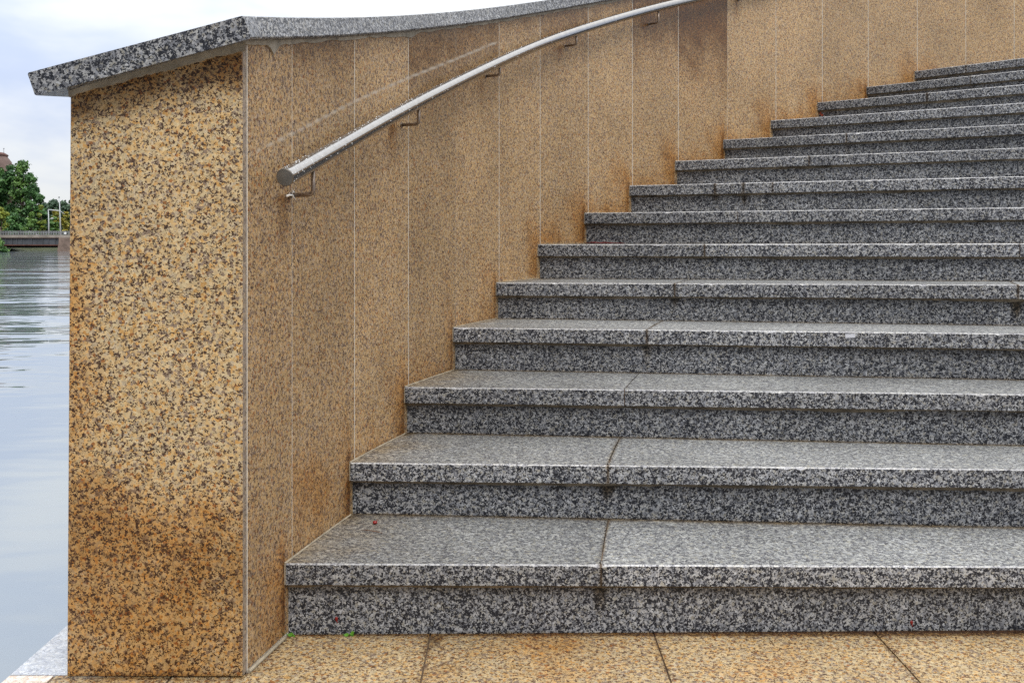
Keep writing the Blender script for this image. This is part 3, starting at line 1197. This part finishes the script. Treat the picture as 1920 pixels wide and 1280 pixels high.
    for s in np.linspace(0.006, NLEN, 260):
        hgt = max(0.0, 0.0085 + 0.007 * nz(s * 2.3 + i * 5.1, 0.7) + 0.003 * nz(s * 15, i))
        if i == 3 and s < 1.2:
            hgt += 0.004
        g0, g1 = line_pt(i, s, OV - 0.006), line_pt(i, s, OV - 0.0005)
        zz = ztop + tl * s
        ra.append(((g0[0], g0[1], zz), (0, 0, 0, 0)))
        rb.append(((g0[0] + (g1[0] - g0[0]) * .4, g0[1] + (g1[1] - g0[1]) * .4, zz - hgt * 0.7), (0, 0, 0, 0)))
        rc.append(((g1[0], g1[1], zz - hgt - 0.001), (0, 0, 0, 0)))
    mb.grid([rc, rb, ra])
    mb.build('mortar_bed', M_BED, st)

# ------------------------------------------------------------------ handrail
HP = [(534.8, 337), (587, 303), (640, 270), (690, 243), (741, 216), (790, 189), (841.5, 162), (887, 139.5), (934.6, 117.8), (1013, 84.3), (1058, 66.5), (1102, 51),
      (1143, 38.6), (1184, 27.4), (1234, 14.3), (1268, 6.3), (1295, 0)]
DR = 0.060
RR = 0.0206
_rt = np.linspace(0.3, 15.5, 900)
_rxy = np.array([WP(t) + WN(t) * DR for t in _rt])
_rpx = 960 + F * _rxy[:, 0] / _rxy[:, 1]
_rs = np.array([s_of_t(max(t, T0)) + (t - T0) * 0.4 * (t < T0) for t in _rt])
hx, hy = zip(*HP)
zz = ZC + (HZ - np.interp(_rpx, hx, hy)) * _rxy[:, 1] / F
ok = (_rpx >= hx[0]) & (_rpx <= hx[-1])
pc = np.polyfit(_rs[ok], zz[ok], 3)
l1 = np.where(ok)[0][-1]
sl_end = np.polyval(np.polyder(pc), _rs[l1])
zrail = np.where(_rs <= _rs[l1], np.polyval(pc, _rs), np.polyval(pc, _rs[l1]) + sl_end * (_rs - _rs[l1]))


def rail_t(px):
    return float(np.interp(px, _rpx, _rt))


def rail_p(t):
    p = WP(t) + WN(t) * DR
    return Vector((p[0], p[1], float(np.interp(t, _rt, zrail))))


tr0 = rail_t(534.8)
hr = empty('handrail', rail_p(tr0))
tag(hr, 'wet stainless steel tube handrail bracketed to the golden wall', 'handrail')
mb = MB()
path = [rail_p(t) for t in np.linspace(tr0, 15.2, 150)]
mb.tube(path, RR, 40, caps=False)
mb.build('rail_tube', M_STEEL, hr)
mb = MB()
ax = (path[0] - path[1]).normalized()
mb.tube([path[0] + ax * 0.0005, path[0] + ax * 0.0025, path[0] + ax * 0.0034], lambda i: (RR, RR, RR * 0.94)[i], 40, True, False)
for dx in (-0.004, 0.007):
    sd = ax.cross(Vector((0, 0, 1))).normalized()
    up = sd.cross(ax)
    q = path[0] + ax * 0.0034 + sd * dx + up * 0.003
    mb.tube([q, q + ax * 0.0008], 0.0011, 8)
mb.build('end_cap', M_CAP, hr)
for px_, py_ in ((587, 365), (785, 233), (937, 141), (1080.7, 84), (1234.5, 43), (1400, -3)):
    t = rail_t(px_)
    c = rail_p(t)
    n = WN(t)
    zlow = ZC + (HZ - py_) * c.y / F
    foot = Vector((c.x - n[0] * (DR + 0.004), c.y - n[1] * (DR + 0.004), zlow - 0.001))
    arm = [c + Vector((0, 0, -RR * 0.7))]
    rb = 0.010
    arm.append(Vector((c.x, c.y, zlow + rb)))
    for a in (20, 45, 70):
        arm.append(Vector((c.x - n[0] * rb * (1 - math.cos(R_(a))), c.y - n[1] * rb * (1 - math.cos(R_(a))), zlow + rb - rb * math.sin(R_(a)))))
    arm.append(Vector((c.x - n[0] * rb, c.y - n[1] * rb, zlow)))
    arm.append(foot)
    mb = MB()
    mb.tube(arm, 0.0052, 12)
    nn = Vector((n[0], n[1], 0))
    mb.tube([foot + nn * 0.0035, foot + nn * 0.0075], 0.0085, 14)
    mb.build('bracket', M_BRK, hr)
# rain drops beaded on the tube
random.seed(5)
mb = MB()
for k in range(620):
    t = tr0 + (random.random() ** 1.5) * 9.0
    c = rail_p(t)
    tg = (rail_p(t + 0.02) - rail_p(t - 0.02)).normalized()
    sd = tg.cross(Vector((0, 0, 1))).normalized()
    up = sd.cross(tg)
    a = R_(random.gauss(62, 48))
    nrm = (math.cos(a) * sd + math.sin(a) * up).normalized()
    r = random.choice((0.0007, 0.0009, 0.0011, 0.0014, 0.0018))
    rings = []
    u1 = tg
    u2 = nrm.cross(tg)
    for ph in (0, 35, 65):
        rings.append([mb.vert(c + nrm * (RR - 0.0002 + r * 0.75 * math.sin(R_(ph))) + r * math.cos(R_(ph)) * (math.cos(b_) * u1 + math.sin(b_) * u2)) for b_ in
                      [2 * math.pi * q / 7 for q in range(7)]])
    top_ = mb.vert(c + nrm * (RR + r * 0.75))
    for a_, b_ in zip(rings, rings[1:]):
        for q in range(7):
            mb.face((a_[q], a_[(q + 1) % 7], b_[(q + 1) % 7], b_[q]), True)
    for q in range(7):
        mb.face((rings[-1][q], rings[-1][(q + 1) % 7], top_), True)
tag(mb.build('rain_drops', M_DROP, None), 'clear rain drops beaded along the steel handrail', 'water drops', kind='stuff')

# white plastic tie on the lowest bracket
t = rail_t(587)
c = rail_p(t)
n = WN(t)
zlow = ZC + (HZ - 365) * c.y / F
q = Vector((c.x - n[0] * (DR - 0.010), c.y - n[1] * (DR - 0.010), zlow))
mb = MB()
ring = [q + Vector((0, 0, 0.0072 * math.cos(a))) + Vector((-n[1], n[0], 0)) * 0.0072 * math.sin(a) for a in [2 * math.pi * k / 12 for k in range(13)]]
mb.tube(ring, 0.0013, 6)
mb.tube([q + Vector((0.002, -0.007, -0.002)), q + Vector((-0.006, -0.012, -0.001)), q + Vector((-0.014, -0.015, -0.004)), q + Vector((-0.020, -0.016, -0.005))],
        lambda i: (0.0014, 0.0026, 0.0032, 0.0022)[i], 8)
mb.tube([q + Vector((0.001, -0.007, -0.003)), q + Vector((0.004, -0.010, -0.008)), q + Vector((0.008, -0.011, -0.012))], 0.0008, 6)
mb.tube([q + Vector((0.0, -0.007, 0.004)), q + Vector((-0.003, -0.009, 0.009)), q + Vector((0.004, -0.009, 0.010))], 0.0008, 6)
tag(mb.build('cable_tie', M_TIE), 'white plastic tie knotted around the lowest handrail bracket', 'cable tie')

# ------------------------------------------------------------------ small litter and weeds


def on_plane(px, py, z):
    Y = F * (ZC - z) / (py - HZ)
    return Vector(((px - 960) * Y / F, Y, z))


def on_riser(i, px, py):
    s = s_of_px(i, px, OV)
    g = line_pt(i, s, OV)
    return Vector((g[0], g[1], ZC + (HZ - py) * g[1] / F))


def ico(mb, c, r, sq=(1, 1, 1), n=8):
    prof_ = [(math.sin(a) * r, -math.cos(a) * r) for a in np.linspace(0.05, math.pi - 0.05, 7)]
    rings = [[mb.vert((c[0] + q[0] * math.cos(b_) * sq[0], c[1] + q[0] * math.sin(b_) * sq[1], c[2] + q[1] * sq[2])) for b_ in [2 * math.pi * k / n for k in range(n)]]
             for q in prof_]
    for a_, b_ in zip(rings, rings[1:]):
        for k in range(n):
            mb.face((a_[k], a_[(k + 1) % n], b_[(k + 1) % n], b_[k]), True)


mb = MB()
p = on_plane(703, 982, ZT[1])
ico(mb, p + Vector((0, 0, 0.0045)), 0.0062, (1.1, 1, 0.75), 12)
mb.tube([p + Vector((0.004, 0, 0.008)), p + Vector((0.008, 0.002, 0.012))], 0.0006, 6)
tag(mb.build('berry', M_BERRY), 'round dark red berry lying on the lowest step near the wall', 'berry')
mb = MB()
a, b_ = on_plane(676, 994, ZT[1]), on_plane(717, 1000, ZT[1])
mb.tube([a + Vector((0, 0, .002)), a.lerp(b_, .35) + Vector((0, 0.002, .003)), a.lerp(b_, .7) + Vector((0, 0.004, .002)), b_ + Vector((0, 0, .0015))],
        lambda i: (.0006, .0011, .0012, .0006)[i], 6)
tag(mb.build('twig', M_TWIG), 'thin curved brown twig lying in front of the berry on the lowest step', 'twig')
mb = MB()
for k, (xa, xb, dy) in enumerate(((1094, 1150, 0.02), (1110, 1172, 0.012), (1100, 1135, 0.03))):
    a, b_ = on_plane(xa, 455.2, ZT[6]), on_plane(xb, 455.2, ZT[6])
    g0, g1 = line_pt(7, s_of_px(7, xa, OV), OV - dy), line_pt(7, s_of_px(7, xb, OV), OV - dy)
    za = ZT[6] + 0.004
    mb.tube([(g0[0], g0[1], za), ((g0[0] * .6 + g1[0] * .4), (g0[1] * .6 + g1[1] * .4), za + 0.004), (g1[0], g1[1], za - 0.001)], lambda i: (.001, .0022, .0012)[i], 6)
tag(mb.build('stalk', M_REDTWIG), 'dark red leaf stalks lying against a riser at eye level', 'stalks')


def leaf(mb, c, d_, wdt, nrm):
    d_ = Vector(d_)
    nrm = Vector(nrm).normalized()
    sd = d_.cross(nrm).normalized() * wdt
    pts_ = [c, c + d_ * .3 + sd * .8, c + d_ * .65 + sd, c + d_ + nrm * wdt * .2, c + d_ * .65 - sd, c + d_ * .3 - sd * .8]
    mid = mb.vert(c + d_ * .5 - nrm * wdt * 0.3)
    k = [mb.vert(q) for q in pts_]
    for q in range(6):
        mb.face((k[q], k[(q + 1) % 6], mid), True)


mb = MB()
g = line_pt(12, s_of_px(12, 1537, OV), OV - 0.010)
c = Vector((g[0], g[1], ZC + (HZ - 214) * g[1] / F))
leaf(mb, c, (0.03, -0.005, 0.012), 0.012, (0, -1, 0.3))
leaf(mb, c + Vector((0.006, -0.004, -0.004)), (0.022, -0.004, -0.004), 0.009, (0.2, -1, 0.2))
tag(mb.build('fallen_leaf', M_REDLEAF), 'red leaf caught under the nosing of an upper step by the wall', 'leaf')
for k, (px_, py_, lab) in enumerate(((542, 1189, 'tiny bright green weed in the corner of wall and lowest step'), (655, 1188, 'tiny green two-leaf weed sprouting below the lowest riser'))):
    mb = MB()
    p = on_plane(px_, 1190.5, 0.0)
    p.y = line_pt(1, s_of_px(1, px_, OV), OV - 0.004)[1]
    for dx, dz, sx, sz, w_ in (((-0.004, 0.004, 0.022, 0.004, 0.007), (-0.006, 0.006, -0.008, 0.014, 0.006), (0.004, 0.002, 0.018, -0.001, 0.005)) if k == 0 else
                               ((-0.016, 0.003, 0.018, 0.002, 0.006), (0.002, 0.005, 0.016, 0.008, 0.008), (0.004, 0.002, 0.012, 0.0, 0.006))):
        leaf(mb, p + Vector((dx, -0.004, dz)) * 0.8, (sx * 0.75, -0.005, sz * 0.75), w_ * 0.75, (0, -0.7, 0.7))
        mb.tube([p, p + Vector((dx, -0.004, dz))], 0.0007, 5)
    tag(mb.build('weed', M_WEED), lab, 'weed')
for px_, py_, i_, lab in ((631, 1159, 1, 'crushed dark red berry stuck to the first riser near the wall'), (1709, 1166, 1, 'crushed red berry stuck beside the joint in the first riser')):
    mb = MB()
    p = on_riser(i_, px_, py_)
    ico(mb, p + Vector((0, -0.001, 0)), 0.0048, (0.8, 0.35, 1.1), 10)
    mb.tube([p + Vector((0, -0.002, -0.004)), p + Vector((0.003, -0.002, -0.009))], 0.0012, 6)
    tag(mb.build('crushed_berry', M_BERRY), lab, 'berry')
mb = MB()
s = s_of_px(4, 1594)
g0, g1 = line_pt(4, s - 0.016, -0.0012), line_pt(4, s + 0.016, -0.0012)
zz_ = ZC + (HZ - 630) * g0[1] / F
rr_ = [[((g0[0] + (g1[0] - g0[0]) * u_, g0[1] + (g1[1] - g0[1]) * u_, zz_ + v_ + 0.002 * u_), (0, 0, 0, 0)) for u_ in (0, .5, 1)] for v_ in (-0.0065, 0, 0.0065)]
mb.grid(rr_)
bk = [[((p[0][0], p[0][1] + 0.0011, p[0][2]), p[1]) for p in r] for r in rr_]
mb.grid(bk, flip=True)
tag(mb.build('paper_scrap', M_STICK), 'small pale paper scrap stuck on the front of a step', 'paper scrap')

# ------------------------------------------------------------------ far side of the river
DB = 2.5 * F / (471.3 - HZ)          # distance of the bridge
PX = DB / F


def bx(px, D=DB):
    return (px - 960) * D / F


def bz(py, D=DB):
    return ZC + (HZ - py) * D / F


M_RAIL = plain('weathered grey railing', (0.25, 0.255, 0.27), 0.7, var=0.3, scale=0.6)
M_DECK = plain('pale bridge edge', (0.29, 0.25, 0.215), 0.8, var=0.35, scale=0.5)
M_GIRD = plain('dark rusty girder', (0.075, 0.08, 0.09), 0.75, var=0.5, scale=0.35)
M_RUST = plain('rusty steel flange', (0.12, 0.045, 0.03), 0.85, var=0.5, scale=0.7)
M_PIER = plain('brown stone pier', (0.21, 0.15, 0.12), 0.85, var=0.4, scale=0.9)
M_POST = plain('pale metal post', (0.50, 0.53, 0.54), 0.55, var=0.15)
M_BANK = plain('far bank earth', (0.05, 0.06, 0.025), 0.95, var=0.5, scale=0.15)
br = empty('bridge', (bx(60), DB, ZW))
tag(br, 'low grey bridge with dark girders crossing the river', 'bridge')
x0, x1 = bx(-330), bx(420)
mb = MB()
for yy, zz_, h_ in ((0, bz(433.2), 0.14), (0, bz(436), 0.10), (0, bz(439), 0.10)):
    mb.box(x0, x1, DB - 0.06 + yy, DB + 0.06 + yy, zz_ - h_, zz_)
n_ = int((x1 - x0) / 0.45)
for k in range(n_):
    x = x0 + 0.45 * k
    mb.box(x - 0.05, x + 0.05, DB - 0.05, DB + 0.05, bz(441), bz(433.6))
mb.build('railing', M_RAIL, br)
mb = MB()
mb.box(x0, x1, DB - 0.35, DB + 9, bz(445.6), bz(440.8))
mb.build('deck', M_DECK, br)
mb = MB()
mb.box(x0, bx(112), DB - 0.2, DB + 0.3, bz(447.2), bz(445.6) - 0.003)
mb.box(x0, bx(112), DB - 0.2, DB + 0.3, bz(460.3), bz(458.8))
mb.build('flange', M_RUST, br)
mb = MB()
mb.box(x0, bx(113), DB, DB + 0.25, bz(458.8) + 0.003, bz(447.2) - 0.003)
for px_ in (-60, -40, -20, 0, 12, 23, 32, 41, 60, 80, 91, 104):
    mb.box(bx(px_) - 0.06, bx(px_) + 0.06, DB - 0.16, DB - 0.002, bz(458.6), bz(447.5))
mb.box(x0, bx(113), DB + 7.5, DB + 8.5, bz(465), bz(447.3))
mb.build('girder', M_GIRD, br)
mb = MB()
xa, xb, xc = bx(112.5), bx(109), bx(420)
pr = [(xa, bz(445.6) - 0.004), (xa - 0.0, bz(453)), (xb, ZW - 0.5), (xc, ZW - 0.5), (xc, bz(445.6) - 0.004)]
f0 = [mb.vert((x, DB - 0.5, z)) for x, z in pr]
f1 = [mb.vert((x, DB + 8.8, z)) for x, z in pr]
mb.face(f0)
mb.face(f1[::-1])
for k in range(5):
    mb.face((f0[k], f1[k], f1[(k + 1) % 5], f0[(k + 1) % 5]))
mb.build('abutment', M_PIER, br, recalc=True)

gd = empty('overhead_wire_gantry', (bx(101), DB + 3, bz(441)))
tag(gd, 'pale metal wire gantry of two posts standing on the bridge', 'gantry')
D3 = DB + 3
mb = MB()
mb.tube([(bx(91.5, D3), D3, bz(441)), (bx(91.3, D3), D3, bz(415)), (bx(90.6, D3), D3, bz(392))], lambda i: (.12, .10, .08)[i], 10)
mb.build('post', M_POST, gd)
mb = MB()
mb.tube([(bx(113.5, D3), D3, bz(441)), (bx(112.6, D3), D3, bz(405)), (bx(111.3, D3), D3, bz(369))], lambda i: (.13, .10, .08)[i], 10)
mb.build('post', M_POST, gd)
mb = MB()
mb.tube([(bx(90, D3), D3, bz(392.2)), (bx(113, D3), D3, bz(394.4))], .09, 8)
mb.build('crossbeam', M_POST, gd)
mb = MB()
mb.tube([(bx(112.5, D3), D3, bz(394.4)), (bx(121, D3), D3, bz(400.5))], .045, 6)
mb.build('brace', M_POST, gd)
mb = MB()
mb.tube([(bx(92, D3), D3, bz(410)), (bx(95, D3), D3, bz(409.6))], .04, 6)
mb.tube([(bx(95, D3), D3, bz(409.6)), (bx(97, D3), D3, bz(409)), (bx(100, D3), D3, bz(408.4))], lambda i: (.06, .13, .08)[i], 8)
mb.build('lamp_arm', M_POST, gd)
mb = MB()
ico(mb, (bx(110.8, D3), D3, bz(368.8)), 0.14)
mb.build('insulator', M_GIRD, gd)
sg = empty('round_sign', (bx(123), DB - 0.3, bz(441)))
tag(sg, 'small round white sign fixed to the bridge railing', 'sign')
mb = MB()
mb.tube([(bx(123), DB - 0.12, bz(437.2)), (bx(123), DB - 0.18, bz(437.2))], 0.22, 20)
mb.build('sign_disc', M_TIE, sg)
mb = MB()
mb.tube([(bx(123), DB - 0.10, bz(441)), (bx(123), DB - 0.10, bz(434.5))], 0.04, 8)
mb.build('sign_post', M_POST, sg)

# far bank
mb = MB()
rows = []
for y in np.linspace(DB + 9, DB + 260, 14):
    row = []
    for x in np.linspace(-330, 120, 40):
        h_ = ZW - 0.6 + 2.6 * sst(DB + 9, DB + 17, y) + 1.2 * nz(x * .03, y * .03) * sst(DB + 14, DB + 40, y)
        row.append(((x, y, h_), (0, 0, 0, 0)))
    rows.append(row)
mb.grid(rows, smooth=True)
tag(mb.build('far_bank', M_BANK), kind='structure')
mb = MB()
rows = []
for y in np.linspace(DB - 26, DB + 12, 14):
    row = []
    for x in np.linspace(-160, bx(13), 20):
        h_ = ZW - 0.5 + 1.0 * sst(0, 3, bx(10) - x + 1.2 * nz(y * .2, 3)) * sst(DB - 26, DB - 20, y)
        row.append(((x, y, h_), (0, 0, 0, 0)))
    rows.append(row)
mb.grid(rows, smooth=True)
tag(mb.build('near_bank', M_BANK), kind='structure')

# brick tower behind the trees
DT = 245.0
M_BRICK = plain('brown brick', (0.17, 0.115, 0.10), 0.9, var=0.25, scale=0.8)
M_RIM = plain('dark brick cornice', (0.13, 0.065, 0.055), 0.9, var=0.3, scale=0.8)
tw = empty('brick_tower', (bx(-29, DT), DT, ZW + 2))
tag(tw, 'round brown brick tower rising behind the trees across the river', 'tower')
u_ = DT / F
mb = MB()
mb.lathe(bx(-29, DT), DT, [(62 * u_, ZW + 1), (56 * u_, bz(360, DT)), (46 * u_, bz(303, DT)), (39 * u_, bz(293.5, DT))])
mb.build('tower_body', M_BRICK, tw)
mb = MB()
mb.lathe(bx(-29, DT), DT, [(38.5 * u_, bz(294, DT)), (40.5 * u_, bz(291, DT)), (40 * u_, bz(289.5, DT)), (34 * u_, bz(286, DT)), (20 * u_, bz(284.6, DT)), (0.1, bz(284, DT))])
mb.build('cornice', M_RIM, tw)
mb = MB()
mb.tube([(bx(11, DT), DT - 1, bz(288, DT)), (bx(11, DT), DT - 1, bz(279.5, DT))], 0.05, 6)
mb.tube([(bx(10.2, DT), DT - 1, bz(279.5, DT)), (bx(12, DT), DT - 1, bz(279.3, DT))], 0.09, 6)
mb.build('antenna', M_GIRD, tw)

# trees


def leaf_mat(name, c1, c2):
    m, nt, b = new_mat(name)
    tc = N(nt, 'ShaderNodeTexCoord')
    n = N(nt, 'ShaderNodeTexNoise', i_Scale=0.5, i_Detail=3.0)
    L(nt, tc.outputs['Object'], n.inputs['Vector'])
    g = N(nt, 'ShaderNodeTexNoise', i_Scale=4.0, i_Detail=1.0)
    L(nt, tc.outputs['Object'], g.inputs['Vector'])
    f = M(nt, 'ADD', M(nt, 'MULTIPLY', n.outputs[0], 0.7), M(nt, 'MULTIPLY', g.outputs[0], 0.3))
    L(nt, RAMP(nt, f, [(0.38, c1), (0.62, c2)]), b.inputs['Base Color'])
    b.inputs['Roughness'].default_value = 0.6
    return m


M_L1 = leaf_mat('deep green leaves', (0.022, 0.075, 0.022), (0.075, 0.19, 0.040))
M_L2 = leaf_mat('yellow green leaves', (0.075, 0.15, 0.018), (0.30, 0.31, 0.025))
M_L3 = leaf_mat('mid green leaves', (0.030, 0.10, 0.025), (0.12, 0.23, 0.038))
M_L4 = leaf_mat('dull distant leaves', (0.035, 0.075, 0.045), (0.075, 0.135, 0.070))
M_L5 = leaf_mat('ochre leaves', (0.14, 0.16, 0.016), (0.38, 0.30, 0.025))
M_TRUNK = plain('bark', (0.07, 0.05, 0.035), 0.9)


def tree(name, label, cat, px, D, ytop, ybase, wpx, mat, seed, clumps=26, per=70, leafs=0.42, group=None, conic=0.0, zb=None):
    rnd = random.Random(seed)
    u = D / F
    X = bx(px, D)
    zt_, z0 = bz(ytop, D), bz(ybase, D)
    zg = ZW + 1.6 if zb is None else zb
    Wd = wpx * u / 2
    H = zt_ - z0
    t = empty(name, (X, D, zg))
    tag(t, label, cat, group)
    mb = MB()
    cl_ = []
    for k in range(clumps):
        v = rnd.random() ** 0.85
        prof_ = math.sin(math.pi * min(1, 0.22 + 0.78 * v)) ** 0.6 * (1 - conic * v)
        a = rnd.uniform(0, 2 * math.pi)
        r = Wd * prof_ * math.sqrt(rnd.random()) * 0.78
        cr = Wd * rnd.uniform(0.28, 0.46) * (1 - 0.30 * v)
        c = Vector((X + r * math.cos(a), D + r * math.sin(a), z0 + H * (0.06 + 0.90 * v) - cr * 0.5))
        cl_.append((c, cr))
    for c, cr in cl_:
        for q in range(int(per * 2.0)):
            dv = Vector((rnd.gauss(0, 1), rnd.gauss(0, 1), rnd.gauss(0, 0.85)))
            dv.normalize()
            p = c + Vector((dv.x, dv.y, dv.z * 0.8)) * cr * min(1.6, abs(rnd.gauss(0.72, 0.30)))
            nn_ = (dv + Vector((rnd.gauss(0, .6), rnd.gauss(0, .6), rnd.gauss(0.4, .6)))).normalized()
            e1 = nn_.orthogonal().normalized()
            e2 = nn_.cross(e1)
            ls = leafs * rnd.uniform(0.5, 1.25)
            a = rnd.uniform(0, 6.28)
            f1 = (e1 * math.cos(a) + e2 * math.sin(a)) * ls
            f2 = (-e1 * math.sin(a) + e2 * math.cos(a)) * ls * 0.6
            k = [mb.vert(p + f1), mb.vert(p + f2), mb.vert(p - f1 * 0.9), mb.vert(p - f2)]
            mb.face(k)
    mb.build('crown', mat, t)
    mb = MB()
    mb.tube([(X, D, zg - 0.6), (X + .1, D, zg + (zt_ - zg) * .35), (X - .1, D, zg + (zt_ - zg) * .75)], lambda i: (max(.12, H * .03), H * .022, H * .008)[i], 8)
    for k in range(5):
        c, cr = cl_[k]
        zz_ = max(zg + 0.4, c.z - cr - 1.2)
        mb.tube([(X, D, min(zz_, c.z)), ((X + c.x) / 2, (D + c.y) / 2, (zz_ + c.z) / 2 + .2), tuple(c)], lambda i: (H * .012, H * .009, H * .004)[i], 6)
    mb.build('trunk', M_TRUNK, t)


GB = 'trees and bushes on the far bank'
tree('tree', 'tall dark green tree hiding the foot of the brick tower', 'tree', 20, 212, 305, 425, 62, M_L1, 1, 40, 90, 0.36)
tree('tree', 'broad dark green tree at the left edge in front of the brick tower', 'tree', -12, 214, 301, 425, 62, M_L3, 61, 34, 90, 0.36)
tree('tree', 'dark green tree with a loose airy top, right of the brick tower', 'tree', 42, 208, 296, 430, 58, M_L3, 2, 40, 80, 0.33, conic=0.25)
tree('tree', 'slender green tree with a feathery edge, rightmost of the tall trees', 'tree', 58, 205, 318, 430, 40, M_L1, 3, 28, 80, 0.32, conic=0.25)
tree('tree', 'low dark tree between tall trees and distant wood', 'tree', 72, 214, 358, 432, 36, M_L1, 4, 26, 80, 0.34)
tree('bush', 'yellow-green bush at the left edge below the tallest tree', 'bush', 3, 199, 384, 440, 34, M_L2, 5, 16, 80, 0.28)
tree('bush', 'dark green bush behind the bridge beneath the tall trees', 'bush', 30, 198, 396, 442, 40, M_L1, 6, 18, 80, 0.28)
tree('bush', 'green bush left of the pale gantry posts', 'bush', 58, 197, 396, 442, 32, M_L3, 7, 16, 80, 0.28)
tree('bush', 'yellowish bush topping the hedge left of the gantry', 'bush', 78, 199, 380, 442, 22, M_L2, 8, 14, 70, 0.26)
tree('bush', 'green bush between the two gantry posts', 'bush', 100, 199, 402, 442, 26, M_L3, 9, 14, 70, 0.26)
tree('bush', 'ochre and yellow bush right of the gantry beside the wall edge', 'bush', 122, 199, 396, 442, 30, M_L5, 10, 16, 80, 0.26)
tree('bush', 'ochre bush behind the gantry crossbeam', 'bush', 104, 202, 392, 440, 26, M_L5, 15, 14, 70, 0.26)
for k, (p_, yt, w_, lb) in enumerate(((86, 374, 24, 'dusky round tree at the left end of the distant wood'), (101, 369, 26, 'tallest rounded tree of the distant wood behind the gantry'),
                                    (118, 374, 26, 'rounded distant tree just right of the taller gantry post'), (136, 371, 28, 'distant tree partly cut off by the wall edge'))):
    tree('tree', lb, 'tree', p_, 300, yt, 440, w_ * 1.5, M_L4, 20 + k, 34, 90, 0.50)
for k, (p_, yt, w_) in enumerate(((160, 376, 34), (190, 372, 36), (-30, 320, 60), (-80, 300, 70), (-135, 330, 70), (-190, 310, 80))):
    tree('tree', 'leafy green tree on the far bank outside the photo', 'tree', p_, 260 if p_ > 0 else 210, yt, 436, w_, M_L3 if k % 2 else M_L1, 40 + k, 20, 60, 0.42, group='far bank trees out of view')
tree('bush', 'bright green bush leaning over the water at the left edge', 'bush', -3, 172, 446, 472, 36, M_L3, 31, 16, 80, 0.22, zb=ZW + 0.4)
